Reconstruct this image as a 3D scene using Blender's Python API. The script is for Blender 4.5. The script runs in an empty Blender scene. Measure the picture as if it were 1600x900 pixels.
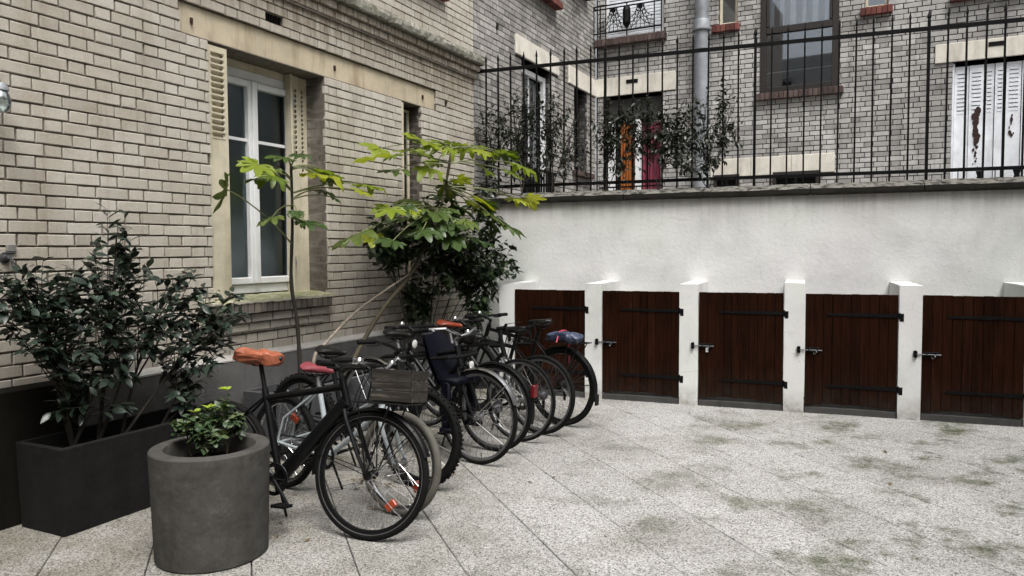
import bpy, bmesh, math, random
from mathutils import Vector, Matrix, noise
random.seed(7)
S = bpy.context.scene
COL = S.collection
R_ = math.radians

# ------------------------------------------------------------------ camera, world, sun, exposure
CR = Vector((0.93476, 0.35524, -0.00487)); CU = Vector((-0.01318, 0.04837, 0.99874)); CB = Vector((0.35503, -0.93352, 0.04989))
cam = bpy.data.cameras.new('camera'); cam_o = bpy.data.objects.new('camera', cam); COL.objects.link(cam_o)
cam.sensor_width = 36; cam.lens = 36 * 1185 / 1600; cam.clip_start = .05; cam.clip_end = 500
EYE = Vector((0, 0, 1.55))
M = Matrix((CR, CU, CB)).transposed().to_4x4(); M.translation = EYE
cam_o.matrix_world = M
S.camera = cam_o

def pix(p):
    d = Vector(p) - EYE
    z = -d.dot(CB)
    if z < .1: return None
    return 800 + 1185 * d.dot(CR) / z, 450 - 1185 * d.dot(CU) / z, z

SUN_EL, SUN_AZ = R_(62), R_(138)      # azimuth measured from +Y towards +X
W = bpy.data.worlds.new('World'); S.world = W; W.use_nodes = True
wn = W.node_tree.nodes; wl = W.node_tree.links
sky = wn.new('ShaderNodeTexSky'); sky.sky_type = 'NISHITA'; sky.sun_disc = False
sky.sun_elevation = SUN_EL; sky.sun_rotation = SUN_AZ; sky.dust_density = 6; sky.air_density = 1.2; sky.ozone_density = 1
hs = wn.new('ShaderNodeHueSaturation'); hs.inputs['Saturation'].default_value = .22
wl.new(sky.outputs[0], hs.inputs['Color'])
wl.new(hs.outputs[0], wn['Background'].inputs['Color']); wn['Background'].inputs['Strength'].default_value = .10
sun = bpy.data.lights.new('sun', 'SUN'); sun.energy = 1.5; sun.angle = R_(30); sun.color = (1, .97, .92)
sun_o = bpy.data.objects.new('sun', sun); COL.objects.link(sun_o)
sd = Vector((math.sin(SUN_AZ) * math.cos(SUN_EL), math.cos(SUN_AZ) * math.cos(SUN_EL), math.sin(SUN_EL)))
sun_o.rotation_euler = sd.to_track_quat('Z', 'Y').to_euler(); sun_o.location = (0, 0, 20)
S.view_settings.view_transform = 'Standard'; S.view_settings.look = 'None'; S.view_settings.gamma = 1
S.view_settings.use_curve_mapping = False
S.view_settings.exposure = 1.2

# ------------------------------------------------------------------ mesh builder
class MB:
    def __init__(s): s.v = []; s.f = []; s.m = []; s.mi = 0; s.M = None
    def add(s, vs, fs):
        b = len(s.v)
        if s.M is not None: vs = [s.M @ Vector(p) for p in vs]
        s.v += [tuple(p) for p in vs]
        for f in fs: s.f.append(tuple(i + b for i in f)); s.m.append(s.mi)
        return s
    def box(s, a, b):
        (x0, y0, z0), (x1, y1, z1) = a, b
        return s.add([(x0,y0,z0),(x1,y0,z0),(x1,y1,z0),(x0,y1,z0),(x0,y0,z1),(x1,y0,z1),(x1,y1,z1),(x0,y1,z1)],
                     [(0,3,2,1),(4,5,6,7),(0,1,5,4),(1,2,6,5),(2,3,7,6),(3,0,4,7)])
    def cbox(s, a, b, c=.004):
        (x0, y0, z0), (x1, y1, z1) = a, b
        bm = bmesh.new(); bmesh.ops.create_cube(bm, size=1)
        for v in bm.verts: v.co = Vector(((x0+x1)/2 + v.co.x*(x1-x0), (y0+y1)/2 + v.co.y*(y1-y0), (z0+z1)/2 + v.co.z*(z1-z0)))
        c = min(c, abs(x1-x0)*.4, abs(y1-y0)*.4, abs(z1-z0)*.4)
        bmesh.ops.bevel(bm, geom=bm.edges[:], offset=c, segments=1, affect='EDGES')
        bm.verts.index_update()
        s.add([v.co.copy() for v in bm.verts], [tuple(v.index for v in f.verts) for f in bm.faces]); bm.free(); return s
    def tube(s, pts, r, n=6, cap=True, closed=False):
        pts = [Vector(p) for p in pts]; k = len(pts)
        rr = r if isinstance(r, (list, tuple)) else [r] * k
        vs = []; prev = None
        for i, p in enumerate(pts):
            if closed: t = pts[(i+1) % k] - pts[i-1]
            else: t = pts[min(i+1, k-1)] - pts[max(i-1, 0)]
            if t.length < 1e-9: t = Vector((0, 0, 1))
            t.normalize()
            if prev is None:
                q = Vector((0, 0, 1)) if abs(t.z) < .9 else Vector((1, 0, 0))
                u = t.cross(q).normalized()
            else:
                u = prev - t * prev.dot(t)
                u = u.normalized() if u.length > 1e-6 else t.orthogonal().normalized()
            prev = u; w = t.cross(u)
            for j in range(n):
                a = 2 * math.pi * j / n
                vs.append(p + (u * math.cos(a) + w * math.sin(a)) * rr[i])
        fs = []
        for i in range(k if closed else k - 1):
            for j in range(n):
                i2 = (i + 1) % k
                fs.append((i*n+j, i*n+(j+1) % n, i2*n+(j+1) % n, i2*n+j))
        if cap and not closed:
            fs.append(tuple(range(n))[::-1]); fs.append(tuple((k-1)*n+j for j in range(n)))
        return s.add(vs, fs)
    def lathe(s, prof, n=24, closed=False):          # profile of (r, z) round the z axis
        vs = []; k = len(prof)
        for r, z in prof:
            for j in range(n):
                a = 2*math.pi*j/n; vs.append((r*math.cos(a), r*math.sin(a), z))
        fs = []
        for i in range(k if closed else k-1):
            i2 = (i+1) % k
            for j in range(n): fs.append((i*n+j, i*n+(j+1) % n, i2*n+(j+1) % n, i2*n+j))
        return s.add(vs, fs)
    def prism(s, poly, d):                            # poly of 3-D points, extruded by vector d
        k = len(poly); d = Vector(d); a = [Vector(p) for p in poly]
        return s.add(a + [p + d for p in a], [tuple(range(k))[::-1], tuple(range(k, 2*k))] + [(i, (i+1) % k, (i+1) % k + k, i+k) for i in range(k)])
    def mesh(s, name, mats=None, smooth=False):
        me = bpy.data.meshes.new(name); me.from_pydata(s.v, [], s.f)
        bm = bmesh.new(); bm.from_mesh(me); bmesh.ops.recalc_face_normals(bm, faces=bm.faces[:]); bm.to_mesh(me); bm.free()
        for m in (mats if isinstance(mats, (list, tuple)) else [mats]):
            if m: me.materials.append(m)
        if any(s.m): me.polygons.foreach_set('material_index', s.m)
        if smooth:
            me.polygons.foreach_set('use_smooth', [True]*len(me.polygons))
            try: me.set_sharp_from_angle(angle=R_(38))
            except Exception: pass
        me.update(); return me

def link(name, data, parent=None, mat=None):
    o = bpy.data.objects.new(name, data); COL.objects.link(o)
    if parent is not None: o.parent = parent
    if mat is not None: o.matrix_local = mat
    return o
def obj(name, mb, mats, parent=None, smooth=False, kind=None):
    o = link(name, mb.mesh(name, mats, smooth), parent)
    if kind: o['kind'] = kind
    return o
def thing(name, label, cat, loc=(0, 0, 0), rz=0, group=None):
    o = link(name, None); o.location = loc; o.rotation_euler = (0, 0, rz); o.empty_display_size = .1
    return tag(o, label, cat, group)
def tag(o, label, cat, group=None):
    o['label'] = label; o['category'] = cat
    if group: o['group'] = group
    return o

# ------------------------------------------------------------------ materials
def nt(name):
    m = bpy.data.materials.new(name); m.use_nodes = True
    t = m.node_tree; return m, t, t.nodes, t.links, t.nodes['Principled BSDF']
def setp(b, **k):
    for a, v in k.items(): b.inputs[a.replace('_', ' ')].default_value = v
def c4(c): return (c[0], c[1], c[2], 1)
def mixn(n, l, fac, a, b, mode='MIX'):
    x = n.new('ShaderNodeMix'); x.data_type = 'RGBA'; x.blend_type = mode
    for i, v in ((0, fac), (6, a), (7, b)):
        if hasattr(v, 'is_linked') or hasattr(v, 'links'): l.new(v, x.inputs[i])
        else: x.inputs[i].default_value = v if i == 0 else c4(v)
    return x.outputs[2]
def noisen(n, l, vec, scale, detail=4, rough=.6, dist=0):
    x = n.new('ShaderNodeTexNoise'); x.inputs['Scale'].default_value = scale; x.inputs['Detail'].default_value = detail
    x.inputs['Roughness'].default_value = rough; x.inputs['Distortion'].default_value = dist
    if vec is not None: l.new(vec, x.inputs['Vector'])
    return x.outputs['Fac']
def ramp(n, l, fac, stops):
    x = n.new('ShaderNodeValToRGB'); e = x.color_ramp.elements
    while len(e) < len(stops): e.new(.5)
    for i, (p, c) in enumerate(stops):
        e[i].position = p; e[i].color = c4(c) if not isinstance(c, (int, float)) else (c, c, c, 1)
    l.new(fac, x.inputs[0]); return x.outputs[0]
def mapn(n, l, scale, world=True):
    t = n.new('ShaderNodeNewGeometry').outputs['Position'] if world else n.new('ShaderNodeTexCoord').outputs['Object']
    m = n.new('ShaderNodeMapping'); m.inputs['Scale'].default_value = scale; l.new(t, m.inputs['Vector']); return m.outputs[0]
def bumpn(n, l, b, h, strength=.3, dist=.01):
    x = n.new('ShaderNodeBump'); x.inputs['Strength'].default_value = strength; x.inputs['Distance'].default_value = dist
    l.new(h, x.inputs['Height']); l.new(x.outputs[0], b.inputs['Normal'])
def rnd(n, l):                                        # one number per island and per object
    g = n.new('ShaderNodeNewGeometry'); o = n.new('ShaderNodeObjectInfo')
    a = n.new('ShaderNodeMath'); a.operation = 'ADD'; l.new(g.outputs['Random Per Island'], a.inputs[0]); l.new(o.outputs['Random'], a.inputs[1])
    f = n.new('ShaderNodeMath'); f.operation = 'FRACT'; l.new(a.outputs[0], f.inputs[0]); return f.outputs[0]

def plain(name, col, rough=.5, metal=0, var=.25, scale=8, bump=.15, bscale=60, bdist=.003, spec=.5, world=False):
    m, t, n, l, b = nt(name)
    v = mapn(n, l, (1, 1, 1), world)
    f = noisen(n, l, v, scale, 5)
    lo = tuple(c*(1-var) for c in col); hi = tuple(min(1, c*(1+var)) for c in col)
    l.new(ramp(n, l, f, [(.3, lo), (.7, hi)]), b.inputs['Base Color'])
    setp(b, Roughness=rough, Metallic=metal, Specular_IOR_Level=spec)
    if bump: bumpn(n, l, b, noisen(n, l, v, bscale, 3), bump, bdist)
    return m

def brick_mat(name, stops, stain, bump=.5, grime=None):
    m, t, n, l, b = nt(name)
    r = rnd(n, l); base = ramp(n, l, r, stops)
    v = mapn(n, l, (1, 1, 1))
    grain = noisen(n, l, v, 90, 5, .75)
    base = mixn(n, l, .55, base, ramp(n, l, grain, [(.3, .55), (.7, 1.2 if False else 1.0)]), 'MULTIPLY')
    big = noisen(n, l, v, 1.1, 5, .7, .6)
    base = mixn(n, l, ramp(n, l, big, [(.42, 0), (.72, .75)]), base, stain, 'MULTIPLY')
    streak = noisen(n, l, mapn(n, l, (7, 7, .5)), 1.6, 5, .65)
    base = mixn(n, l, ramp(n, l, streak, [(.52, 0), (.75, .6)]), base, stain, 'MULTIPLY')
    if grime:                                          # soot that has washed down below a ledge, z0..z1 in the place
        s = n.new('ShaderNodeSeparateXYZ'); l.new(v, s.inputs[0])
        z0, z1, col = grime
        band = ramp(n, l, map_range(n, l, s.outputs[2], z0, z1), [(.2, 0), (.6, .85), (.87, 1), (.90, 0)])
        st2 = noisen(n, l, mapn(n, l, (14, 14, 1.2)), 1.6, 5, .7)
        k = n.new('ShaderNodeMath'); k.operation = 'MULTIPLY'; l.new(band, k.inputs[0]); l.new(ramp(n, l, st2, [(.35, .1), (.6, 1)]), k.inputs[1])
        base = mixn(n, l, k.outputs[0], base, col, 'MULTIPLY')
    l.new(base, b.inputs['Base Color']); setp(b, Roughness=.85, Specular_IOR_Level=.3)
    bumpn(n, l, b, noisen(n, l, v, 160, 4, .7), bump, .004)
    return m
def map_range(n, l, val, a, bb):
    x = n.new('ShaderNodeMapRange'); x.inputs[1].default_value = a; x.inputs[2].default_value = bb; l.new(val, x.inputs[0]); return x.outputs[0]

MT = {}
MT['brick_cream'] = brick_mat('brick_cream', [(0, (.445, .412, .36)), (.12, (.505, .47, .41)), (.6, (.54, .505, .445)), (1, (.585, .55, .49))], (.66, .62, .55), .6, (3.0, 4.0, (.36, .29, .22)))
MT['brick_side'] = brick_mat('brick_side', [(0, (.22, .215, .205)), (.15, (.31, .30, .285)), (.7, (.41, .395, .37)), (1, (.50, .485, .46))], (.42, .40, .38), .6)
MT['brick_far'] = brick_mat('brick_far', [(0, (.31, .305, .30)), (.12, (.41, .40, .39)), (.6, (.50, .49, .475)), (1, (.59, .58, .565))], (.38, .365, .35), .6)
MT['mortar'] = plain('mortar', (.135, .116, .098), .95, var=.4, scale=20, bump=.5, world=True)
MT['mortar_dark'] = plain('mortar_dark', (.035, .033, .031), .95, var=.4, scale=20, bump=.5, world=True)
MT['brick_red'] = brick_mat('brick_red', [(0, (.09, .03, .025)), (.5, (.16, .05, .04)), (1, (.24, .085, .07))], (.4, .36, .36))
MT['brick_brown'] = brick_mat('brick_brown', [(0, (.05, .038, .034)), (.5, (.09, .062, .055)), (1, (.14, .10, .09))], (.5, .46, .46))

def stone_mat(name, col, dirt, moss=None, scale=3, bump=.4, up=False, streaks=True, spec=.2, mott=False):
    m, t, n, l, b = nt(name)
    v = mapn(n, l, (1, 1, 1))
    f = noisen(n, l, v, scale, 6, .7)
    base = ramp(n, l, f, [(.25, tuple(c*.72 for c in col)), (.6, col), (.8, tuple(min(1, c*1.1) for c in col))])
    f2 = noisen(n, l, mapn(n, l, (5, 5, .7)), 1.3, 6, .7)
    if streaks: base = mixn(n, l, ramp(n, l, f2, [(.5, 0), (.72, .7)]), base, dirt, 'MULTIPLY')
    if mott:
        h1 = noisen(n, l, mapn(n, l, (2.6, 2.6, 4.2)), 2.2, 7, .78, .15)
        base = mixn(n, l, ramp(n, l, h1, [(.46, 0), (.62, .6)]), base, (.50, .48, .45), 'MULTIPLY')
        h2 = noisen(n, l, mapn(n, l, (9, 9, 9)), 1.6, 5, .7)
        base = mixn(n, l, ramp(n, l, h2, [(.55, 0), (.72, .5)]), base, (1.7, 1.65, 1.6), 'MULTIPLY')
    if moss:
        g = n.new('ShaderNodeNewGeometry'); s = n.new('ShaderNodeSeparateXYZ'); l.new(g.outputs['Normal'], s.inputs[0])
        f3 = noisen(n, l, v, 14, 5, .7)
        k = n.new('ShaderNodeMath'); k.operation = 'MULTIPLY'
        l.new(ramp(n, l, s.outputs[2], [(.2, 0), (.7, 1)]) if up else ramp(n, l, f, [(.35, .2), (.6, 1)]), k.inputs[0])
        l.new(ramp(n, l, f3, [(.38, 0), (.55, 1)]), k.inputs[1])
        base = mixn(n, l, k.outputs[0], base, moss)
    l.new(base, b.inputs['Base Color']); setp(b, Roughness=.9, Specular_IOR_Level=spec)
    bumpn(n, l, b, noisen(n, l, v, 70, 5, .7), bump, .006)
    return m
MT['lintel'] = stone_mat('lintel', (.52, .45, .335), (.55, .48, .40), scale=4)
MT['lintel_far'] = stone_mat('lintel_far', (.68, .65, .58), (.6, .57, .52), scale=4)
MT['plinth'] = stone_mat('plinth', (.135, .132, .13), (.5, .5, .5), scale=5, bump=.8)
MT['plinth_edge'] = stone_mat('plinth_edge', (.37, .36, .34), (.6, .6, .6), scale=9)
MT['plinth_black'] = stone_mat('plinth_black', (.011, .010, .008), (.5, .5, .5), scale=4, bump=.5, spec=.05)
MT['ledge'] = stone_mat('ledge', (.30, .29, .255), (.35, .35, .32), (.135, .135, .10), scale=12, bump=1)
MT['sill_top'] = stone_mat('sill_top', (.42, .40, .33), (.5, .48, .4), (.21, .22, .11), scale=10, bump=1, up=True)
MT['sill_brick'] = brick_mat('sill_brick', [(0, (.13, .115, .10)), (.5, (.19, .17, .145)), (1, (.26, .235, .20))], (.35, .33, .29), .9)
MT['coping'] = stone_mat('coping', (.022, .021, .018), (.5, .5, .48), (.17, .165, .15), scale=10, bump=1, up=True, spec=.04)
MT['render_grey'] = stone_mat('render_grey', (.55, .54, .51), (.7, .68, .66), scale=1.5)
MT['concrete'] = stone_mat('concrete', (.06, .059, .057), (.5, .5, .5), scale=6)
MT['planter_round'] = stone_mat('planter_round', (.068, .066, .062), (.6, .56, .52), scale=5, bump=.3, spec=.12, mott=True)
MT['planter_box'] = stone_mat('planter_box', (.012, .0118, .012), (.5, .5, .5), scale=4, bump=.25, spec=.15, mott=True)
MT['planter_grey'] = stone_mat('planter_grey', (.075, .075, .08), (.6, .6, .6), scale=4, bump=.25)
MT['soil'] = plain('soil', (.007, .0055, .004), 1, spec=.05, var=.6, scale=30, bump=1, bscale=80, bdist=.02)

def plaster_mat(name, col):
    m, t, n, l, b = nt(name)
    v = mapn(n, l, (1, 1, 1))
    f = noisen(n, l, v, 1.3, 7, .68, .4)
    base = ramp(n, l, f, [(.28, tuple(c*.74 for c in col)), (.5, tuple(c*.93 for c in col)), (.7, col)])
    tint = noisen(n, l, v, .9, 2, .5)
    base = mixn(n, l, .9, base, ramp(n, l, tint, [(.35, (.98, .97, 1)), (.5, (1, 1, 1)), (.65, (.97, 1, .98))]), 'MULTIPLY')
    drip = noisen(n, l, mapn(n, l, (9, 9, .45)), 1.5, 6, .65)
    s = n.new('ShaderNodeSeparateXYZ'); l.new(v, s.inputs[0])
    top = ramp(n, l, map_range(n, l, s.outputs[2], 1.55, 2.1), [(0, 0), (.6, .25), (1, 1)])
    k = n.new('ShaderNodeMath'); k.operation = 'MULTIPLY'; l.new(top, k.inputs[0]); l.new(ramp(n, l, drip, [(.36, .4), (.62, .8)]), k.inputs[1])
    base = mixn(n, l, k.outputs[0], base, (.48, .45, .42), 'MULTIPLY')
    low = ramp(n, l, map_range(n, l, s.outputs[2], 0, .22), [(0, 1), (1, 0)])
    k2 = n.new('ShaderNodeMath'); k2.operation = 'MULTIPLY'; l.new(low, k2.inputs[0]); l.new(ramp(n, l, noisen(n, l, v, 14, 5), [(.3, .2), (.65, .9)]), k2.inputs[1])
    base = mixn(n, l, k2.outputs[0], base, (.36, .34, .30), 'MULTIPLY')
    spots = noisen(n, l, v, 30, 3, .6)
    base = mixn(n, l, ramp(n, l, spots, [(.68, 0), (.74, .5)]), base, (.45, .45, .42), 'MULTIPLY')
    vo = n.new('ShaderNodeTexVoronoi'); vo.feature = 'DISTANCE_TO_EDGE'; vo.inputs['Scale'].default_value = 1.1
    wv = n.new('ShaderNodeMixRGB'); wv.inputs[0].default_value = .12; l.new(v, wv.inputs[1])
    nz = n.new('ShaderNodeTexNoise'); nz.inputs['Scale'].default_value = 5; l.new(v, nz.inputs['Vector']); l.new(nz.outputs['Color'], wv.inputs[2]); l.new(wv.outputs[0], vo.inputs['Vector'])
    crack = ramp(n, l, vo.outputs['Distance'], [(0, .4), (.005, 0)])
    k3 = n.new('ShaderNodeMath'); k3.operation = 'MULTIPLY'; l.new(crack, k3.inputs[0]); l.new(ramp(n, l, noisen(n, l, v, 1.7, 2), [(.5, 0), (.6, 1)]), k3.inputs[1])
    base = mixn(n, l, k3.outputs[0], base, (.5, .48, .46), 'MULTIPLY')
    l.new(base, b.inputs['Base Color']); setp(b, Roughness=.85, Specular_IOR_Level=.25)
    bumpn(n, l, b, noisen(n, l, v, 22, 8, .75), .35, .012)
    return m
MT['plaster'] = plaster_mat('plaster', (.68, .685, .67))

def slab_mat():
    m, t, n, l, b = nt('slab')
    v = mapn(n, l, (1, 1, 1)); r = rnd(n, l)
    vo = n.new('ShaderNodeTexVoronoi'); vo.inputs['Scale'].default_value = 150; l.new(v, vo.inputs['Vector'])
    sp = n.new('ShaderNodeSeparateColor'); l.new(vo.outputs['Color'], sp.inputs[0])
    ag = ramp(n, l, sp.outputs[0], [(0, (.07, .068, .063)), (.14, (.19, .187, .178)), (.4, (.36, .355, .345)), (.8, (.47, .467, .457)), (1, (.60, .597, .585))])
    fine = noisen(n, l, v, 240, 3, .7)
    ag = mixn(n, l, .5, ag, ramp(n, l, fine, [(.3, .45), (.65, 1)]), 'MULTIPLY')
    ag = mixn(n, l, .8, ag, ramp(n, l, r, [(0, .86), (1, 1)]), 'MULTIPLY')
    d = noisen(n, l, v, 1.0, 6, .7, .5)
    ag = mixn(n, l, ramp(n, l, d, [(.46, 0), (.66, .6)]), ag, (.56, .55, .50), 'MULTIPLY')
    d2 = noisen(n, l, mapn(n, l, (1.3, 1.3, 1)), 1.5, 5, .72)
    sx = n.new('ShaderNodeSeparateXYZ'); l.new(v, sx.inputs[0])
    km = n.new('ShaderNodeMath'); km.operation = 'MULTIPLY'; l.new(ramp(n, l, d2, [(.51, 0), (.65, 1)]), km.inputs[0]); l.new(ramp(n, l, map_range(n, l, sx.outputs[0], -1.8, .6), [(0, .25), (1, 1)]), km.inputs[1])
    ag = mixn(n, l, km.outputs[0], ag, (.20, .225, .125), 'MULTIPLY')
    s = n.new('ShaderNodeSeparateXYZ'); l.new(v, s.inputs[0])      # patchy darkening that grows towards the left wall
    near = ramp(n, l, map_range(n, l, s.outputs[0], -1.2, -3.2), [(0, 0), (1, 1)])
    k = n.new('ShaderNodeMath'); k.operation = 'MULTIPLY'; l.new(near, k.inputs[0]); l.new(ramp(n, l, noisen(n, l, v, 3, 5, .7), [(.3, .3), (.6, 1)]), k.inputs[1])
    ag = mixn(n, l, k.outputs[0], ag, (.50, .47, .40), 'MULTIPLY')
    l.new(ag, b.inputs['Base Color']); setp(b, Roughness=.8, Specular_IOR_Level=.3)
    bumpn(n, l, b, vo.outputs['Distance'], .35, .004)
    return m
MT['slab'] = slab_mat()
MT['joint'] = plain('joint', (.04, .038, .03), 1, var=.5, scale=8, bump=.4, world=True)
MT['earth'] = plain('earth', (.16, .155, .145), 1, var=.4, scale=2, bump=.4, world=True)

def wood_mat(name, cols, rough=.55, axis=2, spec=.3, dust=None):
    m, t, n, l, b = nt(name)
    r = rnd(n, l)
    sc = [55, 55, 55]; sc[axis] = 2.2
    v = mapn(n, l, tuple(sc), True)
    g = noisen(n, l, v, 1, 5, .65, 1.2)
    base = ramp(n, l, g, [(.3, cols[0]), (.55, cols[1]), (.75, cols[2])])
    base = mixn(n, l, .85, base, ramp(n, l, r, [(0, .55), (1, 1)]), 'MULTIPLY')
    st = noisen(n, l, mapn(n, l, (2, 2, 1)), 1.4, 5, .7)
    base = mixn(n, l, ramp(n, l, st, [(.5, 0), (.7, .7)]), base, (.45, .42, .4), 'MULTIPLY')
    if dust:
        s = n.new('ShaderNodeSeparateXYZ'); l.new(mapn(n, l, (1, 1, 1)), s.inputs[0])
        k = n.new('ShaderNodeMath'); k.operation = 'MULTIPLY'; l.new(ramp(n, l, map_range(n, l, s.outputs[2], .07, .42), [(0, .8), (.4, .35), (1, 0)]), k.inputs[0])
        l.new(ramp(n, l, noisen(n, l, mapn(n, l, (6, 6, 4)), 2, 5, .7), [(.35, .1), (.65, 1)]), k.inputs[1])
        base = mixn(n, l, k.outputs[0], base, dust)
        base = mixn(n, l, ramp(n, l, noisen(n, l, mapn(n, l, (3, 3, 1.5)), 1.3, 4, .6), [(.45, 0), (.75, .5)]), base, (1.9, 1.6, 1.5), 'MULTIPLY')
    l.new(base, b.inputs['Base Color']); setp(b, Roughness=rough, Specular_IOR_Level=spec)
    bumpn(n, l, b, g, .3, .003); return m
MT['gate_wood'] = wood_mat('gate_wood', [(.008, .003, .0016), (.020, .0072, .0036), (.034, .0125, .0062)], spec=.03, dust=(.022, .018, .015))
MT['crate_wood'] = wood_mat('crate_wood', [(.013, .0115, .0095), (.034, .030, .026), (.20, .17, .125)], axis=0)
MT['iron'] = plain('iron', (.004, .004, .0043), .5, 0, var=.4, scale=30, bump=.3, spec=.12)
MT['iron_matt'] = plain('iron_matt', (.005, .005, .005), .65, 0, var=.4, scale=30, bump=.3, spec=.12)
MT['bolt_steel'] = plain('bolt_steel', (.17, .17, .175), .35, .9, var=.3)
MT['zinc'] = plain('zinc', (.24, .255, .275), .55, .2, var=.3, scale=4, bump=.1)
MT['pvc'] = plain('pvc', (.72, .73, .74), .35, var=.06, bump=.05)
MT['cream_metal'] = stone_mat('cream_metal', (.58, .53, .41), (.7, .62, .5), scale=5, bump=.12)
MT['white_metal'] = stone_mat('white_metal', (.80, .83, .88), (.72, .70, .7), scale=5, bump=.1)
MT['rust'] = plain('rust', (.028, .012, .010), .9, var=.6, scale=40, bump=.6)
MT['brown_frame'] = plain('brown_frame', (.016, .0115, .010), .45, var=.2)
MT['curtain_white'] = plain('curtain_white', (.78, .81, .83), .9, var=.1)
MT['curtain_orange'] = plain('curtain_orange', (.28, .085, .012), .85, var=.15)
MT['curtain_pink'] = plain('curtain_pink', (.19, .028, .055), .85, var=.15)
MT['blind'] = plain('blind', (.24, .26, .26), .7, var=.1)
MT['net'] = plain('net', (.06, .072, .065), .9, var=.2)
MT['room'] = plain('room', (.03, .03, .03), .95)

def glass_mat(name, tint, gloss_fac=.12, rough=.02):
    m, t, n, l, b = nt(name)
    n.remove(b)
    tr = n.new('ShaderNodeBsdfTransparent'); tr.inputs[0].default_value = c4(tint)
    gl = n.new('ShaderNodeBsdfGlossy'); gl.inputs['Roughness'].default_value = rough; gl.inputs[0].default_value = (.9, .95, 1, 1)
    lw = n.new('ShaderNodeFresnel'); lw.inputs[0].default_value = 1.5
    a = n.new('ShaderNodeMath'); a.operation = 'ADD'; a.inputs[1].default_value = gloss_fac; l.new(lw.outputs[0], a.inputs[0])
    mx = n.new('ShaderNodeMixShader'); l.new(a.outputs[0], mx.inputs[0]); l.new(tr.outputs[0], mx.inputs[1]); l.new(gl.outputs[0], mx.inputs[2])
    l.new(mx.outputs[0], n['Material Output'].inputs[0]); return m
MT['glass'] = glass_mat('glass', (.8, .86, .84), 0, .14)
MT['glass_far'] = glass_mat('glass_far', (.88, .9, .92), .10)
MT['lamp_glass'] = glass_mat('lamp_glass', (.78, .86, .83), .25, .15)

# bicycle materials
MT['rubber'] = plain('rubber', (.0065, .0065, .0065), .75, spec=.1, bump=.4, bscale=200)
MT['rubber_white'] = plain('rubber_white', (.09, .085, .072), .8, bump=.2)
MT['paint_black'] = plain('paint_black', (.003, .003, .0034), .4, spec=.2, var=.2, bump=.05)
MT['paint_silver'] = plain('paint_silver', (.36, .40, .42), .3, .15, var=.12, bump=.05)
MT['paint_dark'] = plain('paint_dark', (.005, .0053, .0062), .35, 0, spec=.25, var=.2, bump=.05)
MT['box_grey'] = plain('box_grey', (.17, .165, .155), .6)
MT['tap_grey'] = plain('tap_grey', (.06, .062, .065), .45, .5)
MT['chrome'] = plain('chrome', (.48, .48, .49), .24, 1, var=.1, bump=.03)
MT['alloy'] = plain('alloy', (.28, .28, .29), .38, .9, var=.2, bump=.05)
MT['alloy_black'] = plain('alloy_black', (.004, .004, .0044), .4, 0, spec=.25, var=.2, bump=.05)
MT['spoke'] = plain('spoke', (.7, .7, .7), .25, .95, var=.05, bump=0)
MT['spoke_dark'] = plain('spoke_dark', (.12, .12, .12), .35, .8, var=.05, bump=0)
MT['saddle_black'] = plain('saddle_black', (.004, .004, .0043), .45, spec=.3, bump=.2, bscale=120)
MT['saddle_pink'] = plain('saddle_pink', (.17, .030, .04), .5, bump=.2, bscale=120)
MT['saddle_brown'] = plain('saddle_brown', (.16, .028, .012), .35, bump=.2, bscale=120)
MT['red_plastic'] = plain('red_plastic', (.10, .006, .009), .25, bump=.05)
MT['orange_plastic'] = plain('orange_plastic', (.20, .03, .009), .3, bump=.05)
MT['orange_bag'] = plain('orange_bag', (.27, .08, .04), .45, var=.25, scale=14, bump=.5, bscale=35, bdist=.01)
MT['blue_bag'] = plain('blue_bag', (.03, .04, .075), .35, var=.5, scale=30, bump=.5, bscale=40, bdist=.01)
MT['pink_strap'] = plain('pink_strap', (.45, .05, .09), .6)
MT['navy'] = plain('navy', (.002, .0025, .006), .6, spec=.1, var=.3, bump=.2)
MT['clear_lens'] = plain('clear_lens', (.6, .6, .58), .15, .3, var=.05, bump=0)

def leaf_mat(name, stops, trans=.35, rough=.35, coat=.0, spec=.5):
    m, t, n, l, b = nt(name)
    r = rnd(n, l); base = ramp(n, l, r, stops)
    v = mapn(n, l, (1, 1, 1), False)
    base = mixn(n, l, .5, base, ramp(n, l, noisen(n, l, v, 25, 4, .6), [(.3, .55), (.7, 1)]), 'MULTIPLY')
    l.new(base, b.inputs['Base Color']); setp(b, Roughness=rough, Specular_IOR_Level=spec)
    tl = n.new('ShaderNodeBsdfTranslucent'); l.new(mixn(n, l, 1, base, (1, 1, .55), 'MULTIPLY'), tl.inputs[0])
    mx = n.new('ShaderNodeMixShader'); mx.inputs[0].default_value = trans
    l.new(b.outputs[0], mx.inputs[1]); l.new(tl.outputs[0], mx.inputs[2]); l.new(mx.outputs[0], n['Material Output'].inputs[0])
    bumpn(n, l, b, noisen(n, l, v, 60, 3), .2, .003)
    return m
MT['leaf_fatsia'] = leaf_mat('leaf_fatsia', [(0, (.11, .17, .02)), (.5, (.21, .28, .025)), (1, (.38, .40, .03))], .45, .4)
MT['leaf_fatsia_dark'] = leaf_mat('leaf_fatsia_dark', [(0, (.03, .06, .018)), (.6, (.06, .10, .022)), (1, (.11, .15, .028))], .3, .38)
MT['leaf_camellia'] = leaf_mat('leaf_camellia', [(0, (.013, .021, .015)), (.7, (.028, .044, .031)), (1, (.06, .085, .06))], .08, .28, spec=.45)
MT['leaf_vine'] = leaf_mat('leaf_vine', [(0, (.009, .014, .009)), (.7, (.022, .032, .019)), (1, (.085, .10, .075))], .15, .4)
MT['leaf_corner'] = leaf_mat('leaf_corner', [(0, (.013, .023, .011)), (.7, (.034, .058, .024)), (1, (.08, .115, .05))], .15, .35)
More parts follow.
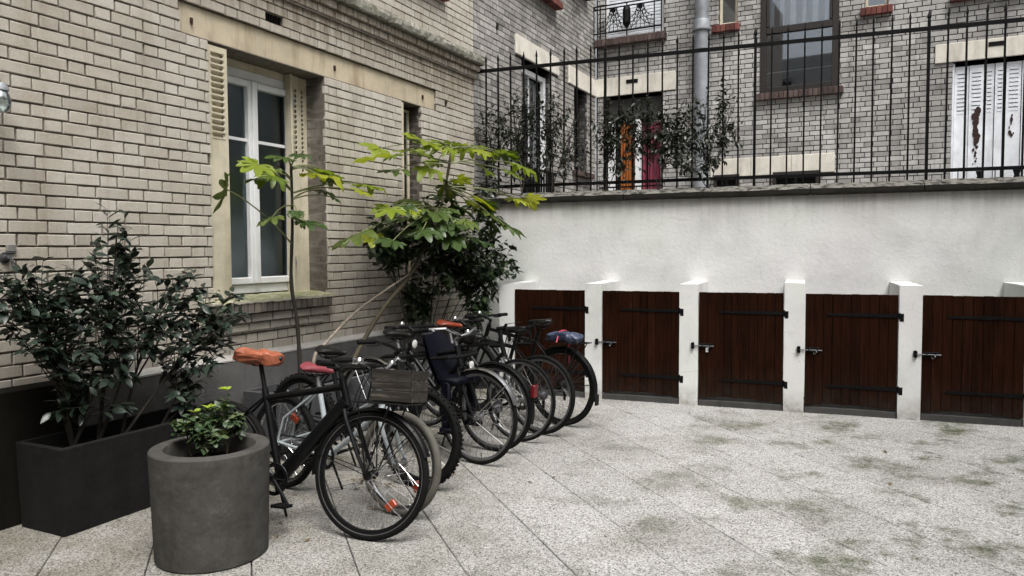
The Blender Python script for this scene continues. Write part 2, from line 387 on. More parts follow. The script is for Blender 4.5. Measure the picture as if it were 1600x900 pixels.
MT['leaf_euonymus'] = leaf_mat('leaf_euonymus', [(0, (.035, .07, .03)), (.6, (.07, .11, .05)), (1, (.16, .2, .1))], .25, .35)
MT['leaf_young'] = leaf_mat('leaf_young', [(0, (.30, .42, .04)), (1, (.42, .52, .06))], .4, .4)
MT['leaf_dry'] = leaf_mat('leaf_dry', [(0, (.07, .045, .02)), (1, (.16, .11, .05))], .1, .7)
MT['stem_green'] = plain('stem_green', (.065, .055, .03), .7, var=.4, bump=.4)
MT['stem_pale'] = plain('stem_pale', (.22, .19, .15), .8, var=.4, scale=20, bump=.5)
MT['stem_dark'] = plain('stem_dark', (.02, .016, .012), .8, var=.4, bump=.4)
MT['petiole'] = plain('petiole', (.13, .14, .06), .6, var=.3, bump=.1)

# ------------------------------------------------------------------ ground and paving
mb = MB(); mb.add([(-60, -60, -.03), (60, -60, -.03), (60, 60, -.03), (-60, 60, -.03)], [(0, 1, 2, 3)])
g = obj('ground', mb, MT['joint']); g['kind'] = 'structure'
pave = link('pavement', None); pave['kind'] = 'structure'
PA = Vector((-2.324, 5.007)); PT = Vector((.647, -.7625)); PP = Vector((.7625, .647)); SW, SL = .487, .965
rs = random.Random(3); slabs = 0
for i in range(-12, 16):
    off = -4.198 if i % 2 == 0 else -3.715
    off += rs.uniform(-.02, .02)
    for j in range(-14, 14):
        c = PA + PP * ((i + .5) * SW) + PT * (off - PT.dot(PA) + (j + .5) * SL)
        if not (-4.75 < c.x < 5.2 and -2.5 < c.y < 8.1) or c.y < -2.5 + 0: continue
        if c.x - c.y * .088 < -4.75: continue
        w, L_ = SW / 2 - .0024, SL / 2 - .0024
        z = rs.uniform(-.0015, .0015); mb = MB()
        cs = [(-w, -L_), (w, -L_), (w, L_), (-w, L_)]
        def P2(a, b, z): q = PP * a + PT * b; return (q.x, q.y, z)
        e = .004
        top = [P2(a - math.copysign(e, a), b - math.copysign(e, b), 0) for a, b in cs]
        mid = [P2(a, b, -.005) for a, b in cs]; bot = [P2(a, b, -.035) for a, b in cs]
        mb.add(top + mid + bot, [(0, 1, 2, 3)] + [(k, (k+1) % 4, (k+1) % 4+4, k+4) for k in range(4)] + [(k+4, (k+1) % 4+4, (k+1) % 4+8, k+8) for k in range(4)])
        o = obj('slab', mb, MT['slab'], pave); o.location = (c.x, c.y, z); slabs += 1
mb = MB(); mb.box((-20, 8.8, 1.2), (30, 40, 2.02)); o = obj('neighbour_yard', mb, MT['earth']); o['kind'] = 'structure'

# ------------------------------------------------------------------ brick buildings
def PL(u, o, z): return (o, u, z)           # left buildings: x = out of the wall, y = along it
def PF(u, o, z): return (u, -o, z)          # far building: x = along the wall, y = into it
def wbox(mb, P, u0, u1, o0, o1, z0, z1, c=None):
    a, b = P(u0, o0, z0), P(u1, o1, z1)
    lo = tuple(min(p, q) for p, q in zip(a, b)); hi = tuple(max(p, q) for p, q in zip(a, b))
    return mb.cbox(lo, hi, c) if c else mb.box(lo, hi)

def backing(P, u0, u1, z0, z1, holes, o=-.013):
    """mortar face with its openings: the reveals run in to the depth of each opening and on into a dark room"""
    mb = MB()
    us = sorted({u0, u1} | {h[0] for h in holes} | {h[1] for h in holes}); zs = sorted({z0, z1} | {h[2] for h in holes} | {h[3] for h in holes})
    us = [u for u in us if u0 <= u <= u1]; zs = [z for z in zs if z0 <= z <= z1]
    for a, b in zip(us, us[1:]):
        for c, d in zip(zs, zs[1:]):
            um, zm = (a+b)/2, (c+d)/2
            if any(h[0] < um < h[1] and h[2] < zm < h[3] for h in holes): continue
            mb.add([P(a, o, c), P(b, o, c), P(b, o, d), P(a, o, d)], [(0, 1, 2, 3)])
    for a, b, c, d, dep in holes:
        if dep <= 0: continue
        for q in (((a, c), (a, d)), ((b, c), (b, d)), ((a, c), (b, c)), ((a, d), (b, d))):
            (ua, za), (ub, zb) = q
            mb.mi = 0; mb.add([P(ua, o, za), P(ub, o, zb), P(ub, -dep, zb), P(ua, -dep, za)], [(0, 1, 2, 3)])
            if dep > .12:
                mb.mi = 1; mb.add([P(ua, -dep, za), P(ub, -dep, zb), P(ub, -dep-.9, zb), P(ua, -dep-.9, za)], [(0, 1, 2, 3)])
        dd = dep + .9 if dep > .12 else dep
        mb.mi = 1; mb.add([P(a, -dd, c), P(b, -dd, c), P(b, -dd, d), P(a, -dd, d)], [(0, 1, 2, 3)])
    mb.mi = 0
    # close the block behind so that no daylight leaks in
    mb.add([P(u0, -2.5, z0), P(u1, -2.5, z0), P(u1, -2.5, z1), P(u0, -2.5, z1)], [(0, 1, 2, 3)])
    mb.add([P(u0, o, z1), P(u1, o, z1), P(u1, -2.5, z1), P(u0, -2.5, z1)], [(0, 1, 2, 3)])
    mb.add([P(u0, o, z0), P(u0, o, z1), P(u0, -2.5, z1), P(u0, -2.5, z0)], [(0, 1, 2, 3)])
    mb.add([P(u1, o, z0), P(u1, o, z1), P(u1, -2.5, z1), P(u1, -2.5, z0)], [(0, 1, 2, 3)])
    return mb

CO, BH, ST, HD, JN = .0745, .0630, .2205, .1055, .0105
def brick_geo(P, w, h, rg, dep=.035):
    e = .0025; vs = []
    for k, (o, q) in enumerate(((0, e), (-.003, 0), (-dep, 0))):
        for su, sz in ((-1, -1), (1, -1), (1, 1), (-1, 1)):
            j = .0024 if k < 2 else 0
            vs.append(P(su*(w/2-q)+rg.uniform(-j, j), o, sz*(h/2-q)+rg.uniform(-j, j)))
    fs = [(0, 1, 2, 3)] + [(k, (k+1) % 4, (k+1) % 4+4, k+4) for k in range(4)] + [(k+4, (k+1) % 4+4, (k+1) % 4+8, k+8) for k in range(4)]
    return vs, fs
def lay(u0, u1, z0, z1, holes, seed, shift=0., co=None):
    """Flemish bond clipped to a face with openings -> (uc, zc, w, h)"""
    rg = random.Random(seed); out = []; i = 0; z = z0; co = co or CO; bh = co - .0115
    while z < z1 - .01:
        h = min(bh, z1 - z); u = u0 - (ST + HD + 2*JN) + shift - (0 if i % 2 == 0 else (ST + HD) / 2 + JN); k = 0
        while u < u1:
            w = ST if k % 2 == 0 else HD
            w += rg.uniform(-.004, .004)
            a, b = max(u, u0), min(u + w, u1)
            segs = [(a, b)] if b - a > .015 else []
            for hh in holes:
                if z + h * .5 > hh[2] and z + h * .5 < hh[3]:
                    ns = []
                    for a, b in segs:
                        if b <= hh[0] or a >= hh[1]: ns.append((a, b)); continue
                        if hh[0] - a > .02: ns.append((a, hh[0]))
                        if b - hh[1] > .02: ns.append((hh[1], b))
                    segs = ns
            for a, b in segs: out.append(((a+b)/2, z + h/2, b - a, h))
            u += w + JN; k += 1
        z += co; i += 1
    return out
def brickwork(root, P, bricks, mat, seed, n_parts=300, o=0., name='brick'):
    rg = random.Random(seed)
    def size(b):
        p = pix(root.matrix_world @ Vector(P(b[0], o, b[1])))
        if p is None or not (-30 < p[0] < 1630 and -30 < p[1] < 930): return 1e9
        return p[2]
    bricks = sorted(bricks, key=size)
    cache = {}
    for b in bricks[:n_parts]:
        key = (round(b[2], 2), round(b[3], 2))
        if len(cache.get(key, [])) < 4:
            mb = MB(); mb.add(*brick_geo(P, key[0], b[3], rg)); cache.setdefault(key, []).append(mb.mesh('brick', mat))
        ob = link(name, rg.choice(cache[key]), root); ob.location = P(b[0], o + rg.uniform(-.002, .002), b[1])
    mb = MB()
    for b in bricks[n_parts:]:
        vs, fs = brick_geo(P, b[2], b[3], rg); q = P(b[0], o + rg.uniform(-.002, .002), b[1])
        mb.add([(v[0]+q[0], v[1]+q[1], v[2]+q[2]) for v in vs], fs)
    if mb.v: obj('brickwork', mb, mat, root, kind='stuff')

def frame_mb(P, u0, u1, z0, z1, w, o0, o1, wb=None, wt=None):
    mb = MB(); wb = wb or w; wt = wt or w
    wbox(mb, P, u0, u0+w, o0, o1, z0, z1, .004); wbox(mb, P, u1-w, u1, o0, o1, z0, z1, .004)
    wbox(mb, P, u0+w, u1-w, o0, o1-.002, z0, z0+wb, .004); wbox(mb, P, u0+w, u1-w, o0, o1-.002, z1-wt, z1, .004); return mb
def pane(P, u0, u1, z0, z1, o, mat, parent):
    mb = MB(); wbox(mb, P, u0, u1, o-.003, o, z0, z1); return obj('pane', mb, mat, parent)
def sill_bricks(root, P, u0, u1, o0, o1, z0, z1, mat, w=.062, name='sill_brick', seed=1):
    rg = random.Random(seed); n = max(2, round((u1-u0)/w)); w = (u1-u0)/n
    for k in range(n):
        mb = MB(); j = rg.uniform(-.003, .003)
        wbox(mb, P, u0+k*w+.004, u0+(k+1)*w-.004, o0, o1+j, z0+rg.uniform(-.002, .002), z1+rg.uniform(-.003, .002), .005)
        obj(name, mb, mat, root)
    mb = MB(); wbox(mb, P, u0+.004, u1-.004, o0, o1-.012, z0+.006, z1-.006); obj('sill_core', mb, MT['mortar_dark'], root)

# ---- cream building, left
UD, UN = Vector((.08797, .99612, 0)), Vector((.99612, -.08797, 0))
LW = thing('brick_building', 'cream brick building with a shuttered window above the parked bicycles', 'building', (-4.4706, 0, 0), -math.atan2(.08797, .99612))
bpy.context.view_layer.update()
U1, Z1 = 8.545, 10.0
big = (4.50, 5.80, 1.16, 3.095, .34); small = (7.0, 7.37, .90, 3.095, .22)
lin = (4.255, 7.68, 3.10, 3.325, .045)
vent = (5.087, 5.288, 3.398, 3.468, .10); hole = (7.86, 7.93, 3.17, 3.235, .10)
upw = (7.0, 7.72, 4.42, 6.4, .2)
holesL = [big, small, lin, vent, hole, upw]
obj('wall', backing(PL, -4.0, U1, 0, Z1, holesL), [MT['mortar'], MT['room']], LW)
bz = .76
bricks = lay(.6, U1, bz, 8.2, [h[:4] for h in holesL], 11, 0., .0755)
bricks = [b for b in bricks if not (3.62 < b[1] < 3.88 and b[0] < 8.63)]
brickwork(LW, PL, bricks, MT['brick_cream'], 21, 296)
# brick reveal on the far side of the window openings
for (uu, dep, za, zb, bmat) in ((5.80, .30, 1.165, 3.09, 'brick_cream'), (7.37, .2, .9, 3.09, 'sill_brick')):  # slit reveal takes the darker sill brick: stain and shade put into its colour
    def PR(u, o, z, uu=uu): return (-u, uu - o, z)
    mb = MB(); rg = random.Random(5)
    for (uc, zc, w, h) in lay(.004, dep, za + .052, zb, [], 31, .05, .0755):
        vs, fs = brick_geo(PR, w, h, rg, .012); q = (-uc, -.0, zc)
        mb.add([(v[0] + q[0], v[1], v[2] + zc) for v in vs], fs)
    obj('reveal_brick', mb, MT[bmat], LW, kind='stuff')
# lintel
mb = MB(); wbox(mb, PL, lin[0]+.002, lin[1]-.002, -.30, -.028, lin[2]+.002, lin[3]-.004, .006); lo_ = obj('lintel', mb, MT['lintel'], LW)
mb = MB()
for u in (4.36, 5.95, 7.42): mb.box((-.0275, u, 3.19), (-.012, u+.018, 3.225)); mb.box((-.02, u+.004, 3.175), (-.008, u+.012, 3.195))
obj('lintel_hook', mb, MT['rust'], lo_)
# grille in the brick vent
mb = MB()
for k in range(7): wbox(mb, PL, vent[0]+.005+k*.028, vent[0]+.012+k*.028, -.03, -.02, vent[2], vent[3])
for k in range(3): wbox(mb, PL, vent[0], vent[1], -.034, -.031, vent[2]+.008+k*.022, vent[2]+.013+k*.022)
obj('vent_grille', mb, MT['iron_matt'], LW)
# plinth with chamfered rim
mb = MB()
def plinth_prof(o1, z1, ch): return [(-.2, -.05), (o1, -.05), (o1, z1-ch), (.002, z1), (-.2, z1)]
def plinth(u0, u1, o1, z1, ch, mat, name):
    mb = MB(); mb.prism([(o, u0, z) for o, z in plinth_prof(o1, z1, ch)], (0, u1-u0, 0)); return obj(name, mb, mat, LW)
plinth(3.40, U1, .055, .715, .004, MT['plinth'], 'plinth')
mb = MB(); mb.prism([(-.1, 3.40, .716), (.058, 3.40, .716), (.058, 3.40, .728), (.004, 3.40, .762), (-.1, 3.40, .762)], (0, U1-3.40, 0)); obj('plinth_rim', mb, MT['plinth_edge'], LW)
plinth(-4.0, 3.397, .065, .785, .02, MT['plinth_black'], 'plinth')
# cornice: two stepped courses and a mossy ledge on top
for (z0, o1, seed) in ((3.628, .03, 3), (3.703, .06, 4)):
    rg = random.Random(seed); u = .6
    mb = MB()
    while u < 8.6:
        w = rg.choice([.22, .11, .22, .22]); wbox(mb, PL, u+.004, min(u+w, 8.55+o1), -.02, o1+rg.uniform(-.004, .003), z0, z0+.066, .005); u += w + .01
    obj('cornice_brick', mb, MT['brick_cream'], LW, kind='stuff')
mb = MB(); wbox(mb, PL, .6, 8.54, -.02, .022, 3.61, 3.78); obj('cornice_core', mb, MT['mortar'], LW)
mb = MB(); nu = 260; prof = [(-.02, 3.776), (.098, 3.776), (.108, 3.79), (.112, 3.83), (.104, 3.865), (.08, 3.885), (.03, 3.90), (-.02, 3.905)]
vs = []
for i in range(nu+1):
    u = .6 + (8.62-.6)*i/nu
    for k, (o, z) in enumerate(prof):
        q = noise.noise(Vector((u*9, o*30, z*30))) * .010 + noise.noise(Vector((u*31, o*50, z*60))) * .008
        vs.append((o + (q if 0 < k < 7 else 0), u, z + (q if k > 1 else 0)))
kp = len(prof)
mb.add(vs, [(i*kp+k, (i+1)*kp+k, (i+1)*kp+k+1, i*kp+k+1) for i in range(nu) for k in range(kp-1)] + [tuple(range(kp)), tuple(nu*kp+k for k in range(kp))[::-1]])
obj('cornice_ledge', mb, MT['ledge'], LW)
# window sill: mossy slab, bricks on edge, two corbel courses
sill_bricks(LW, PL, 4.40, 5.735, -.05, .10, 1.072, 1.158, MT['sill_brick'], .068)
mb = MB(); vs = []; nu = 60
for i in range(nu+1):
    u = 4.39 + 1.40*i/nu
    for o, z in ((.106, 1.150), (.104, 1.166), (.06, 1.176), (-.1, 1.19), (-.27, 1.195), (-.27, 1.15)):
        q = noise.noise(Vector((u*14, o*20, z*9)))*.006 + noise.noise(Vector((u*40, o*60, 3)))*.004
        vs.append((o + q*.6, u, z + q))
mb.add(vs, [(i*6+k, (i+1)*6+k, (i+1)*6+(k+1) % 6, i*6+(k+1) % 6) for i in range(nu) for k in range(6)] + [tuple(range(6)), tuple(nu*6+k for k in range(6))[::-1]])
obj('sill_moss', mb, MT['sill_top'], LW)
for (z0, o1, ue) in ((.998, .055, 5.70), (.927, .028, 5.69)):
    u = 4.36
    while u < ue - .05:
        w = min(.22, ue - u); mb = MB(); wbox(mb, PL, u+.004, u+w, -.02, o1, z0, z0+.064, .005); obj('corbel_brick', mb, MT['brick_cream'], LW); u += w + .008
# white casement window
FO = -.27
wf = obj('window', frame_mb(PL, 4.70, 5.68, 1.205, 3.03, .055, FO-.03, FO+.025, .07, .075), MT['pvc'], LW)
mb = MB()
for (a, b) in ((4.758, 5.160), (5.165, 5.625)):
    for q in (a, b-.052): wbox(mb, PL, q, q+.052, FO-.02, FO+.045, 1.28, 2.952, .008)
    wbox(mb, PL, a+.052, b-.052, FO-.02, FO+.043, 1.28, 1.335, .006); wbox(mb, PL, a+.052, b-.052, FO-.02, FO+.043, 2.898, 2.952, .006)
    wbox(mb, PL, a+.05, b-.05, FO+.008, FO+.022, 2.45, 2.475)
wbox(mb, PL, 5.14, 5.185, FO+.046, FO+.058, 1.285, 2.95, .005)
obj('casement', mb, MT['pvc'], wf)
pane(PL, 4.805, 5.113, 1.33, 2.90, FO, MT['glass'], wf); pane(PL, 5.213, 5.578, 1.33, 2.90, FO, MT['glass'], wf)
mb = MB()
for k in range(60): wbox(mb, PL, 4.80, 5.115, FO-.045, FO-.02, 1.34+k*.0262, 1.343+k*.0262)
obj('blind', mb, MT['blind'], wf)
mb = MB(); vs = []
for k in range(41):
    u = 5.19 + .42*k/40; vs += [(FO-.035+.002*math.sin(k*1.3), u, 1.31), (FO-.035+.002*math.sin(k*1.3+.4), u, 2.92)]
mb.add(vs, [(2*k, 2*k+2, 2*k+3, 2*k+1) for k in range(40)]); obj('net_curtain', mb, MT['net'], wf)
mb = MB(); wbox(mb, PL, 4.66, 5.72, -.33, -.25, 3.032, 3.094, .004); obj('head_board', mb, MT['cream_metal'], wf)
def louvre_panel(P, u0, u1, z0, z1, o0, o1, zs, n, inset, mat, parent, name='shutter_leaf', slot=.6):
    """sheet-metal shutter leaf with a row of raised louvre openings between zs[0] and zs[1]"""
    mb = MB(); a, b = u0 + inset, u1 - inset
    wbox(mb, P, u0, a, o0, o1, z0, z1); wbox(mb, P, b, u1, o0, o1, z0, z1)
    wbox(mb, P, a, b, o0, o1, z0, zs[0]); wbox(mb, P, a, b, o0, o1, zs[1], z1)
    p = (zs[1]-zs[0])/n
    for k in range(n+1):
        zc = zs[0]+k*p
        wbox(mb, P, a, b, o0, o1+.003, zc-p*(1-slot)/2, zc+p*(1-slot)/2)
        if k < n:
            for uu, s in ((a, 1), (b, -1)):
                e = min(.012, (b-a)*.2); mb.prism([P(uu, o1, zc+p*.1), P(uu+s*e, o1, zc+p*.1), P(uu, o1, zc+p*.5)], Vector(P(0, o0-o1, 0)))
                mb.prism([P(uu, o1, zc+p*.9), P(uu+s*e, o1, zc+p*.9), P(uu, o1, zc+p*.5)], Vector(P(0, o0-o1, 0)))
    wbox(mb, P, a-.002, b+.002, o0-.016, o0-.012, zs[0], zs[1])
    return obj(name, mb, mat, parent)
louvre_panel(PL, 4.502, 4.69, 1.19, 3.075, -.035, -.020, (2.40, 3.035), 14, .030, MT['cream_metal'], LW, slot=.74)
# leaves folded back at the far side, parallel to the wall and deep in the opening
louvre_panel(PL, 5.585, 5.672, 1.19, 3.085, -.205, -.198, (2.35, 2.98), 14, .020, MT['cream_metal'], LW, slot=.74)
louvre_panel(PL, 5.674, 5.795, 1.19, 3.085, -.225, -.212, (2.25, 2.98), 18, .046, MT['cream_metal'], LW, slot=.7)
mb = MB(); wbox(mb, PL, 5.545, 5.562, -.24, -.165, 1.19, 3.085, .003); obj('shutter_leaf', mb, MT['cream_metal'], LW)
mb = MB()
for z in (1.45, 2.85): mb.tube([PL(5.575, -.18, z-.05), PL(5.575, -.18, z+.05)], .010, 8); wbox(mb, PL, 5.562, 5.60, -.19, -.18, z-.02, z+.02)
obj('shutter_hinge', mb, MT['zinc'], LW)
# slit window
ws = obj('window', frame_mb(PL, 7.04, 7.36, .95, 3.06, .03, -.19, -.15), MT['cream_metal'], LW); pane(PL, 7.07, 7.33, .98, 3.03, -.17, MT['glass'], ws)
mb = MB(); wbox(mb, PL, 7.004, 7.05, -.03, -.012, .92, 3.08, .003); obj('shutter_leaf', mb, MT['cream_metal'], LW)
mb = MB(); wbox(mb, PL, 6.95, 7.42, -.05, .06, .86, .905, .006); obj('window_sill', mb, MT['sill_top'], LW)
# window above the cornice, only its sill end in the photograph
sill_bricks(LW, PL, 6.9, 7.86, -.03, .08, 4.33, 4.415, MT['brick_red'], .068, seed=4)
wu = obj('window', frame_mb(PL, 7.0, 7.72, 4.42, 6.4, .06, -.18, -.12), MT['pvc'], LW); pane(PL, 7.06, 7.66, 4.48, 6.34, -.15, MT['glass'], wu)
# splash of lime below the broken hole
rg = random.Random(9); mb = MB()
for k in range(12):
    z = 3.16 - k*.022; w = .018*(1-k/14); u = 7.885 + rg.uniform(-.006, .006)
    wbox(mb, PL, u-w/2, u+w/2, -.006, .0035, z-.02, z+.008, .002)
obj('lime_drip', mb, MT['plinth_edge'], LW)

# ---- dark side building, further along the same line
SB = thing('brick_building', 'dark grey brick side building behind the railing, left of the far facade', 'building', (-4.4706, 0, 0), -math.atan2(.08797, .99612))
bpy.context.view_layer.update()
d1 = (9.91, 10.93, 2.25, 4.19, .24); d2 = (11.89, 12.51, 2.83, 4.17, .24); d3 = (9.8, 11.05, 5.23, 7.0, .2); d4 = (11.6, 12.36, 5.75, 7.2, .2)
l1 = (9.71, 11.22, 4.19, 4.45, 0); l2 = (11.64, 12.93, 4.17, 4.45, 0); dh = (9.15, 9.23, 4.33, 4.42, .1)
hs_ = [d1, d2, d3, d4, dh]
obj('wall', backing(PL, U1+.005, 12.94, 1.0, Z1, hs_), [MT['mortar_dark'], MT['room']], SB)
brickwork(SB, PL, lay(U1+.012, 12.925, 2.0, 8.2, [h[:4] for h in hs_ + [l1, l2]], 12, .1), MT['brick_side'], 22, 290)
for q, rev in ((d1, 10.93), (d2, 12.51)):
    def PR(u, o, z, uu=rev): return (-u, uu - o, z)
    mb = MB(); rg = random.Random(6)
    for (uc, zc, w, h) in lay(.004, .23, q[2], q[3]-.01, [], 32, .05):
        vs, fs = brick_geo(PR, w, h, rg, .012); mb.add([(v[0]-uc, v[1], v[2]+zc) for v in vs], fs)
    obj('reveal_brick', mb, MT['brick_side'], SB, kind='stuff')
for q in (l1, l2): mb = MB(); wbox(mb, PL, q[0], q[1], -.24, .022, q[2], q[3], .006); obj('lintel', mb, MT['lintel_far'], SB)
w1 = obj('window', frame_mb(PL, 9.92, 10.92, 2.26, 4.1, .07, -.14, -.08), MT['pvc'], SB)
mb = MB(); wbox(mb, PL, 10.39, 10.45, -.2, -.135, 2.33, 4.03); obj('window_mullion', mb, MT['pvc'], w1)
pane(PL, 9.99, 10.39, 2.33, 4.03, -.12, MT['glass_far'], w1); pane(PL, 10.45, 10.85, 2.33, 4.03, -.17, MT['glass_far'], w1)
mb = MB(); wbox(mb, PL, 10.0, 10.38, -.16, -.15, 2.33, 3.6); obj('curtain', mb, MT['curtain_white'], w1)
mb = MB()
for k in range(12): mb.box((.05, 9.9+k*.088, 2.1), (.066, 9.9+k*.088+.035, 2.68))
mb.box((.045, 9.85, 2.66), (.075, 11.0, 2.70)); mb.box((.045, 9.85, 2.2), (.07, 11.0, 2.23)); mb.box((-.01, 9.86, 2.66), (.045, 9.88, 2.69)); mb.box((-.01, 10.97, 2.66), (.045, 10.99, 2.69))
obj('window_railing', mb, MT['iron'], SB)
w2 = obj('window', frame_mb(PL, 11.9, 12.5, 2.85, 4.15, .05, -.2, -.15), MT['brown_frame'], SB); pane(PL, 11.95, 12.45, 2.9, 4.1, -.17, MT['glass_far'], w2)
sill_bricks(SB, PL, 11.8, 12.6, -.03, .10, 2.74, 2.825, MT['brick_brown'], .07)
sill_bricks(SB, PL, 9.7, 11.13, -.03, .13, 5.14, 5.23, MT['brick_red'], .07)
w3 = obj('window', frame_mb(PL, 9.81, 11.04, 5.24, 7.0, .06, -.18, -.12), MT['brown_frame'], SB); pane(PL, 9.87, 10.98, 5.3, 6.94, -.15, MT['glass_far'], w3)
sill_bricks(SB, PL, 11.5, 12.46, -.03, .13, 5.66, 5.75, MT['brick_brown'], .07)
w4 = obj('window', frame_mb(PL, 11.61, 12.35, 5.76, 7.2, .06, -.18, -.12), MT['brown_frame'], SB); pane(PL, 11.67, 12.29, 5.82, 7.14, -.15, MT['glass_far'], w4)

# ---- far building
FB = thing('brick_building', 'grey brick building facing the yard behind the railing, with the drainpipe and white shutters', 'building', (-3.3324, 12.8894, 0), math.atan2(-.12181, .99255))
bpy.context.view_layer.update()
fdoor = (.124, 1.155, 2.2, 4.165, .28); balw = (.15, 1.19, 5.11, 7.2, .2); sw1 = (2.08, 2.375, 5.10, 6.4, .15); bigw = (2.725, 3.85, 3.955, 6.2, .10)
sw2 = (4.19, 4.50, 5.05, 6.4, .15); shw = (5.325, 6.75, 2.2, 4.145, .22); gr1 = (2.06, 2.41, 2.5, 2.70, .1); gr2 = (2.97, 3.58, 2.5, 2.70, .1)
shw2 = (5.4, 6.7, 5.06, 7, .2)
fh = [fdoor, balw, sw1, bigw, sw2, shw, gr1, gr2, shw2]
lf1 = (.002, 1.396, 4.165, 4.47, 0); lf3 = (5.107, 6.97, 4.145, 4.405, 0); slab_f = (1.97, 3.82, 2.70, 2.985, 0)
obj('wall', backing(PF, .0, 12.0, 1.0, Z1, fh), [MT['mortar_dark'], MT['room']], FB)
brickwork(FB, PF, lay(.03, 9.5, 2.0, 8.2, [h[:4] for h in fh + [lf1, lf3, slab_f]], 13, .15), MT['brick_far'], 23, 290)
for q, rev in ((fdoor, 1.155), ):
    mb = MB(); rg = random.Random(6)
    def PR(u, o, z, uu=rev): return (uu - o, u, z)
    for (uc, zc, w, h) in lay(.004, .26, 2.2, 4.16, [], 32, .05):
        vs, fs = brick_geo(PR, w, h, rg, .012); mb.add([(v[0], v[1]+uc, v[2]+zc) for v in vs], fs)
    obj('reveal_brick', mb, MT['brick_far'], FB, kind='stuff')
for q in (lf1, lf3): mb = MB(); wbox(mb, PF, q[0], q[1], -.2, .02, q[2], q[3], .006); obj('lintel', mb, MT['lintel_far'], FB)
mb = MB(); wbox(mb, PF, .55, .755, .012, .026, 4.345, 4.41); wbox(mb, PF, 5.745, 5.925, .012, .026, 4.30, 4.36); obj('vent_slot', mb, MT['iron_matt'], FB)
for k, (a, b) in enumerate(((1.972, 2.6), (2.605, 3.2), (3.205, 3.82))):
    mb = MB(); wbox(mb, PF, a, b, -.03, .012, 2.702, 2.985, .006); obj('stone_slab', mb, MT['lintel_far'], FB)
for (a, b) in ((2.03, 2.43), (2.94, 3.61)):
    vg = obj('cellar_vent', frame_mb(PF, a, b, 2.44, 2.735, .05, -.02, .05), MT['brown_frame'], FB)
    mb = MB()
    for k in range(5): wbox(mb, PF, a+.05, b-.05, -.03, .02, 2.5+k*.038, 2.512+k*.038)
    wbox(mb, PF, (a+b)/2-.02, (a+b)/2+.02, -.03, .03, 2.49, 2.69); obj('vent_slat', mb, MT['iron_matt'], vg)
# french window with orange and pink curtains
fw = obj('window', frame_mb(PF, .18, 1.15, 2.2, 4.1, .05, -.26, -.20), MT['brown_frame'], FB)
mb = MB(); wbox(mb, PF, .19, .30, -.16, -.08, 2.2, 3.75, .004); obj('door_leaf', mb, MT['pvc'], fw)
mb = MB(); wbox(mb, PF, .675, .77, -.16, -.08, 2.2, 3.75, .004); obj('door_leaf', mb, MT['pvc'], fw)
mb = MB(); wbox(mb, PF, 1.125, 1.152, -.16, -.08, 2.2, 3.75, .004); obj('door_leaf', mb, MT['pvc'], fw)
mb = MB(); wbox(mb, PF, .19, 1.15, -.20, -.10, 3.75, 4.12, .004); obj('shutter_box', mb, MT['concrete'], fw)
pane(PF, .30, .675, 2.25, 3.75, -.21, MT['glass_far'], fw); pane(PF, .77, 1.125, 2.25, 3.75, -.21, MT['glass_far'], fw)
for (a, b, m_) in ((.40, .66, 'curtain_orange'), (.79, 1.12, 'curtain_pink')):
    mb = MB(); vs = []
    for k in range(31):
        u = a + (b-a)*k/30; q = -.14+.018*math.sin(k*1.1)
        vs += [PF(u, q, 2.2), PF(u, q, 3.70)]
    mb.add(vs, [(2*k, 2*k+2, 2*k+3, 2*k+1) for k in range(30)]); obj('curtain', mb, MT[m_], fw, True)
mb = MB()
for k in range(11): mb.tube([PF(.14+k*.1, .05, 2.15), PF(.14+k*.1, .05, 2.62)], .008, 5)
wbox(mb, PF, .08, 1.2, .035, .065, 2.60, 2.625); wbox(mb, PF, .08, 1.2, .04, .06, 2.50, 2.515)
obj('window_railing', mb, MT['iron'], FB)
# balcony window with roller shutter, brick sill and fan-pattern railing
sill_bricks(FB, PF, .01, 1.245, -.03, .15, 4.99, 5.105, MT['brick_brown'], .072, seed=8)
bw = obj('window', frame_mb(PF, .16, 1.18, 5.115, 7.2, .05, -.14, -.06), MT['pvc'], FB)
for k in range(34):
    mb = MB(); wbox(mb, PF, .21, 1.13, -.09, -.065, 5.17+k*.055, 5.17+k*.055+.05, .008); obj('shutter_slat', mb, MT['white_metal'], bw)
mb = MB(); O = .14
def rb(a, b, r=.007): mb.tube([PF(a[0], O, a[1]), PF(b[0], O, b[1])], r, 5)
for z in (5.20, 5.60, 5.655): wbox(mb, PF, -.01, 1.20, O-.012, O+.012, z-.009, z+.009)
for u in (.0, .13, .60, 1.07, 1.19): wbox(mb, PF, u-.008, u+.008, O-.008, O+.008, 5.11, 5.66)
for c in (.365, .835):
    for sd_ in (-1, 1):
        for r in (.30, .24, .18):
            cc = c + sd_*.235
            pts = [PF(cc - sd_*r*math.sin(t), O, 5.60 - r*1.15*(1-math.cos(t)) if False else 5.60 - r*1.2*math.cos(t)) for t in [i*math.pi/16 for i in range(9)]]
            mb.tube(pts, .006, 4)
        for t in (.25, .55, .85, 1.15):
            cc = c + sd_*.235; rb((cc - sd_*.16*math.sin(t), 5.60-.19*math.cos(t)), (cc - sd_*.30*math.sin(t), 5.60-.36*math.cos(t)), .005)
    for a in (-.10, -.05, 0, .05, .10): rb((c+a*.35, 5.60), (c+a*1.6, 5.21), .006)
    mb.add([PF(c-.03, O+.006, 5.6), PF(c+.03, O+.006, 5.6), PF(c+.045, O+.006, 5.54), PF(c, O+.006, 5.50), PF(c-.045, O+.006, 5.54)], [(0, 1, 2, 3, 4)])
wbox(mb, PF, -.01, .01, -.02, O, 5.64, 5.66); wbox(mb, PF, 1.18, 1.20, -.02, O, 5.64, 5.66)
br_ = obj('balcony_railing', mb, MT['iron'], FB); mb = MB()
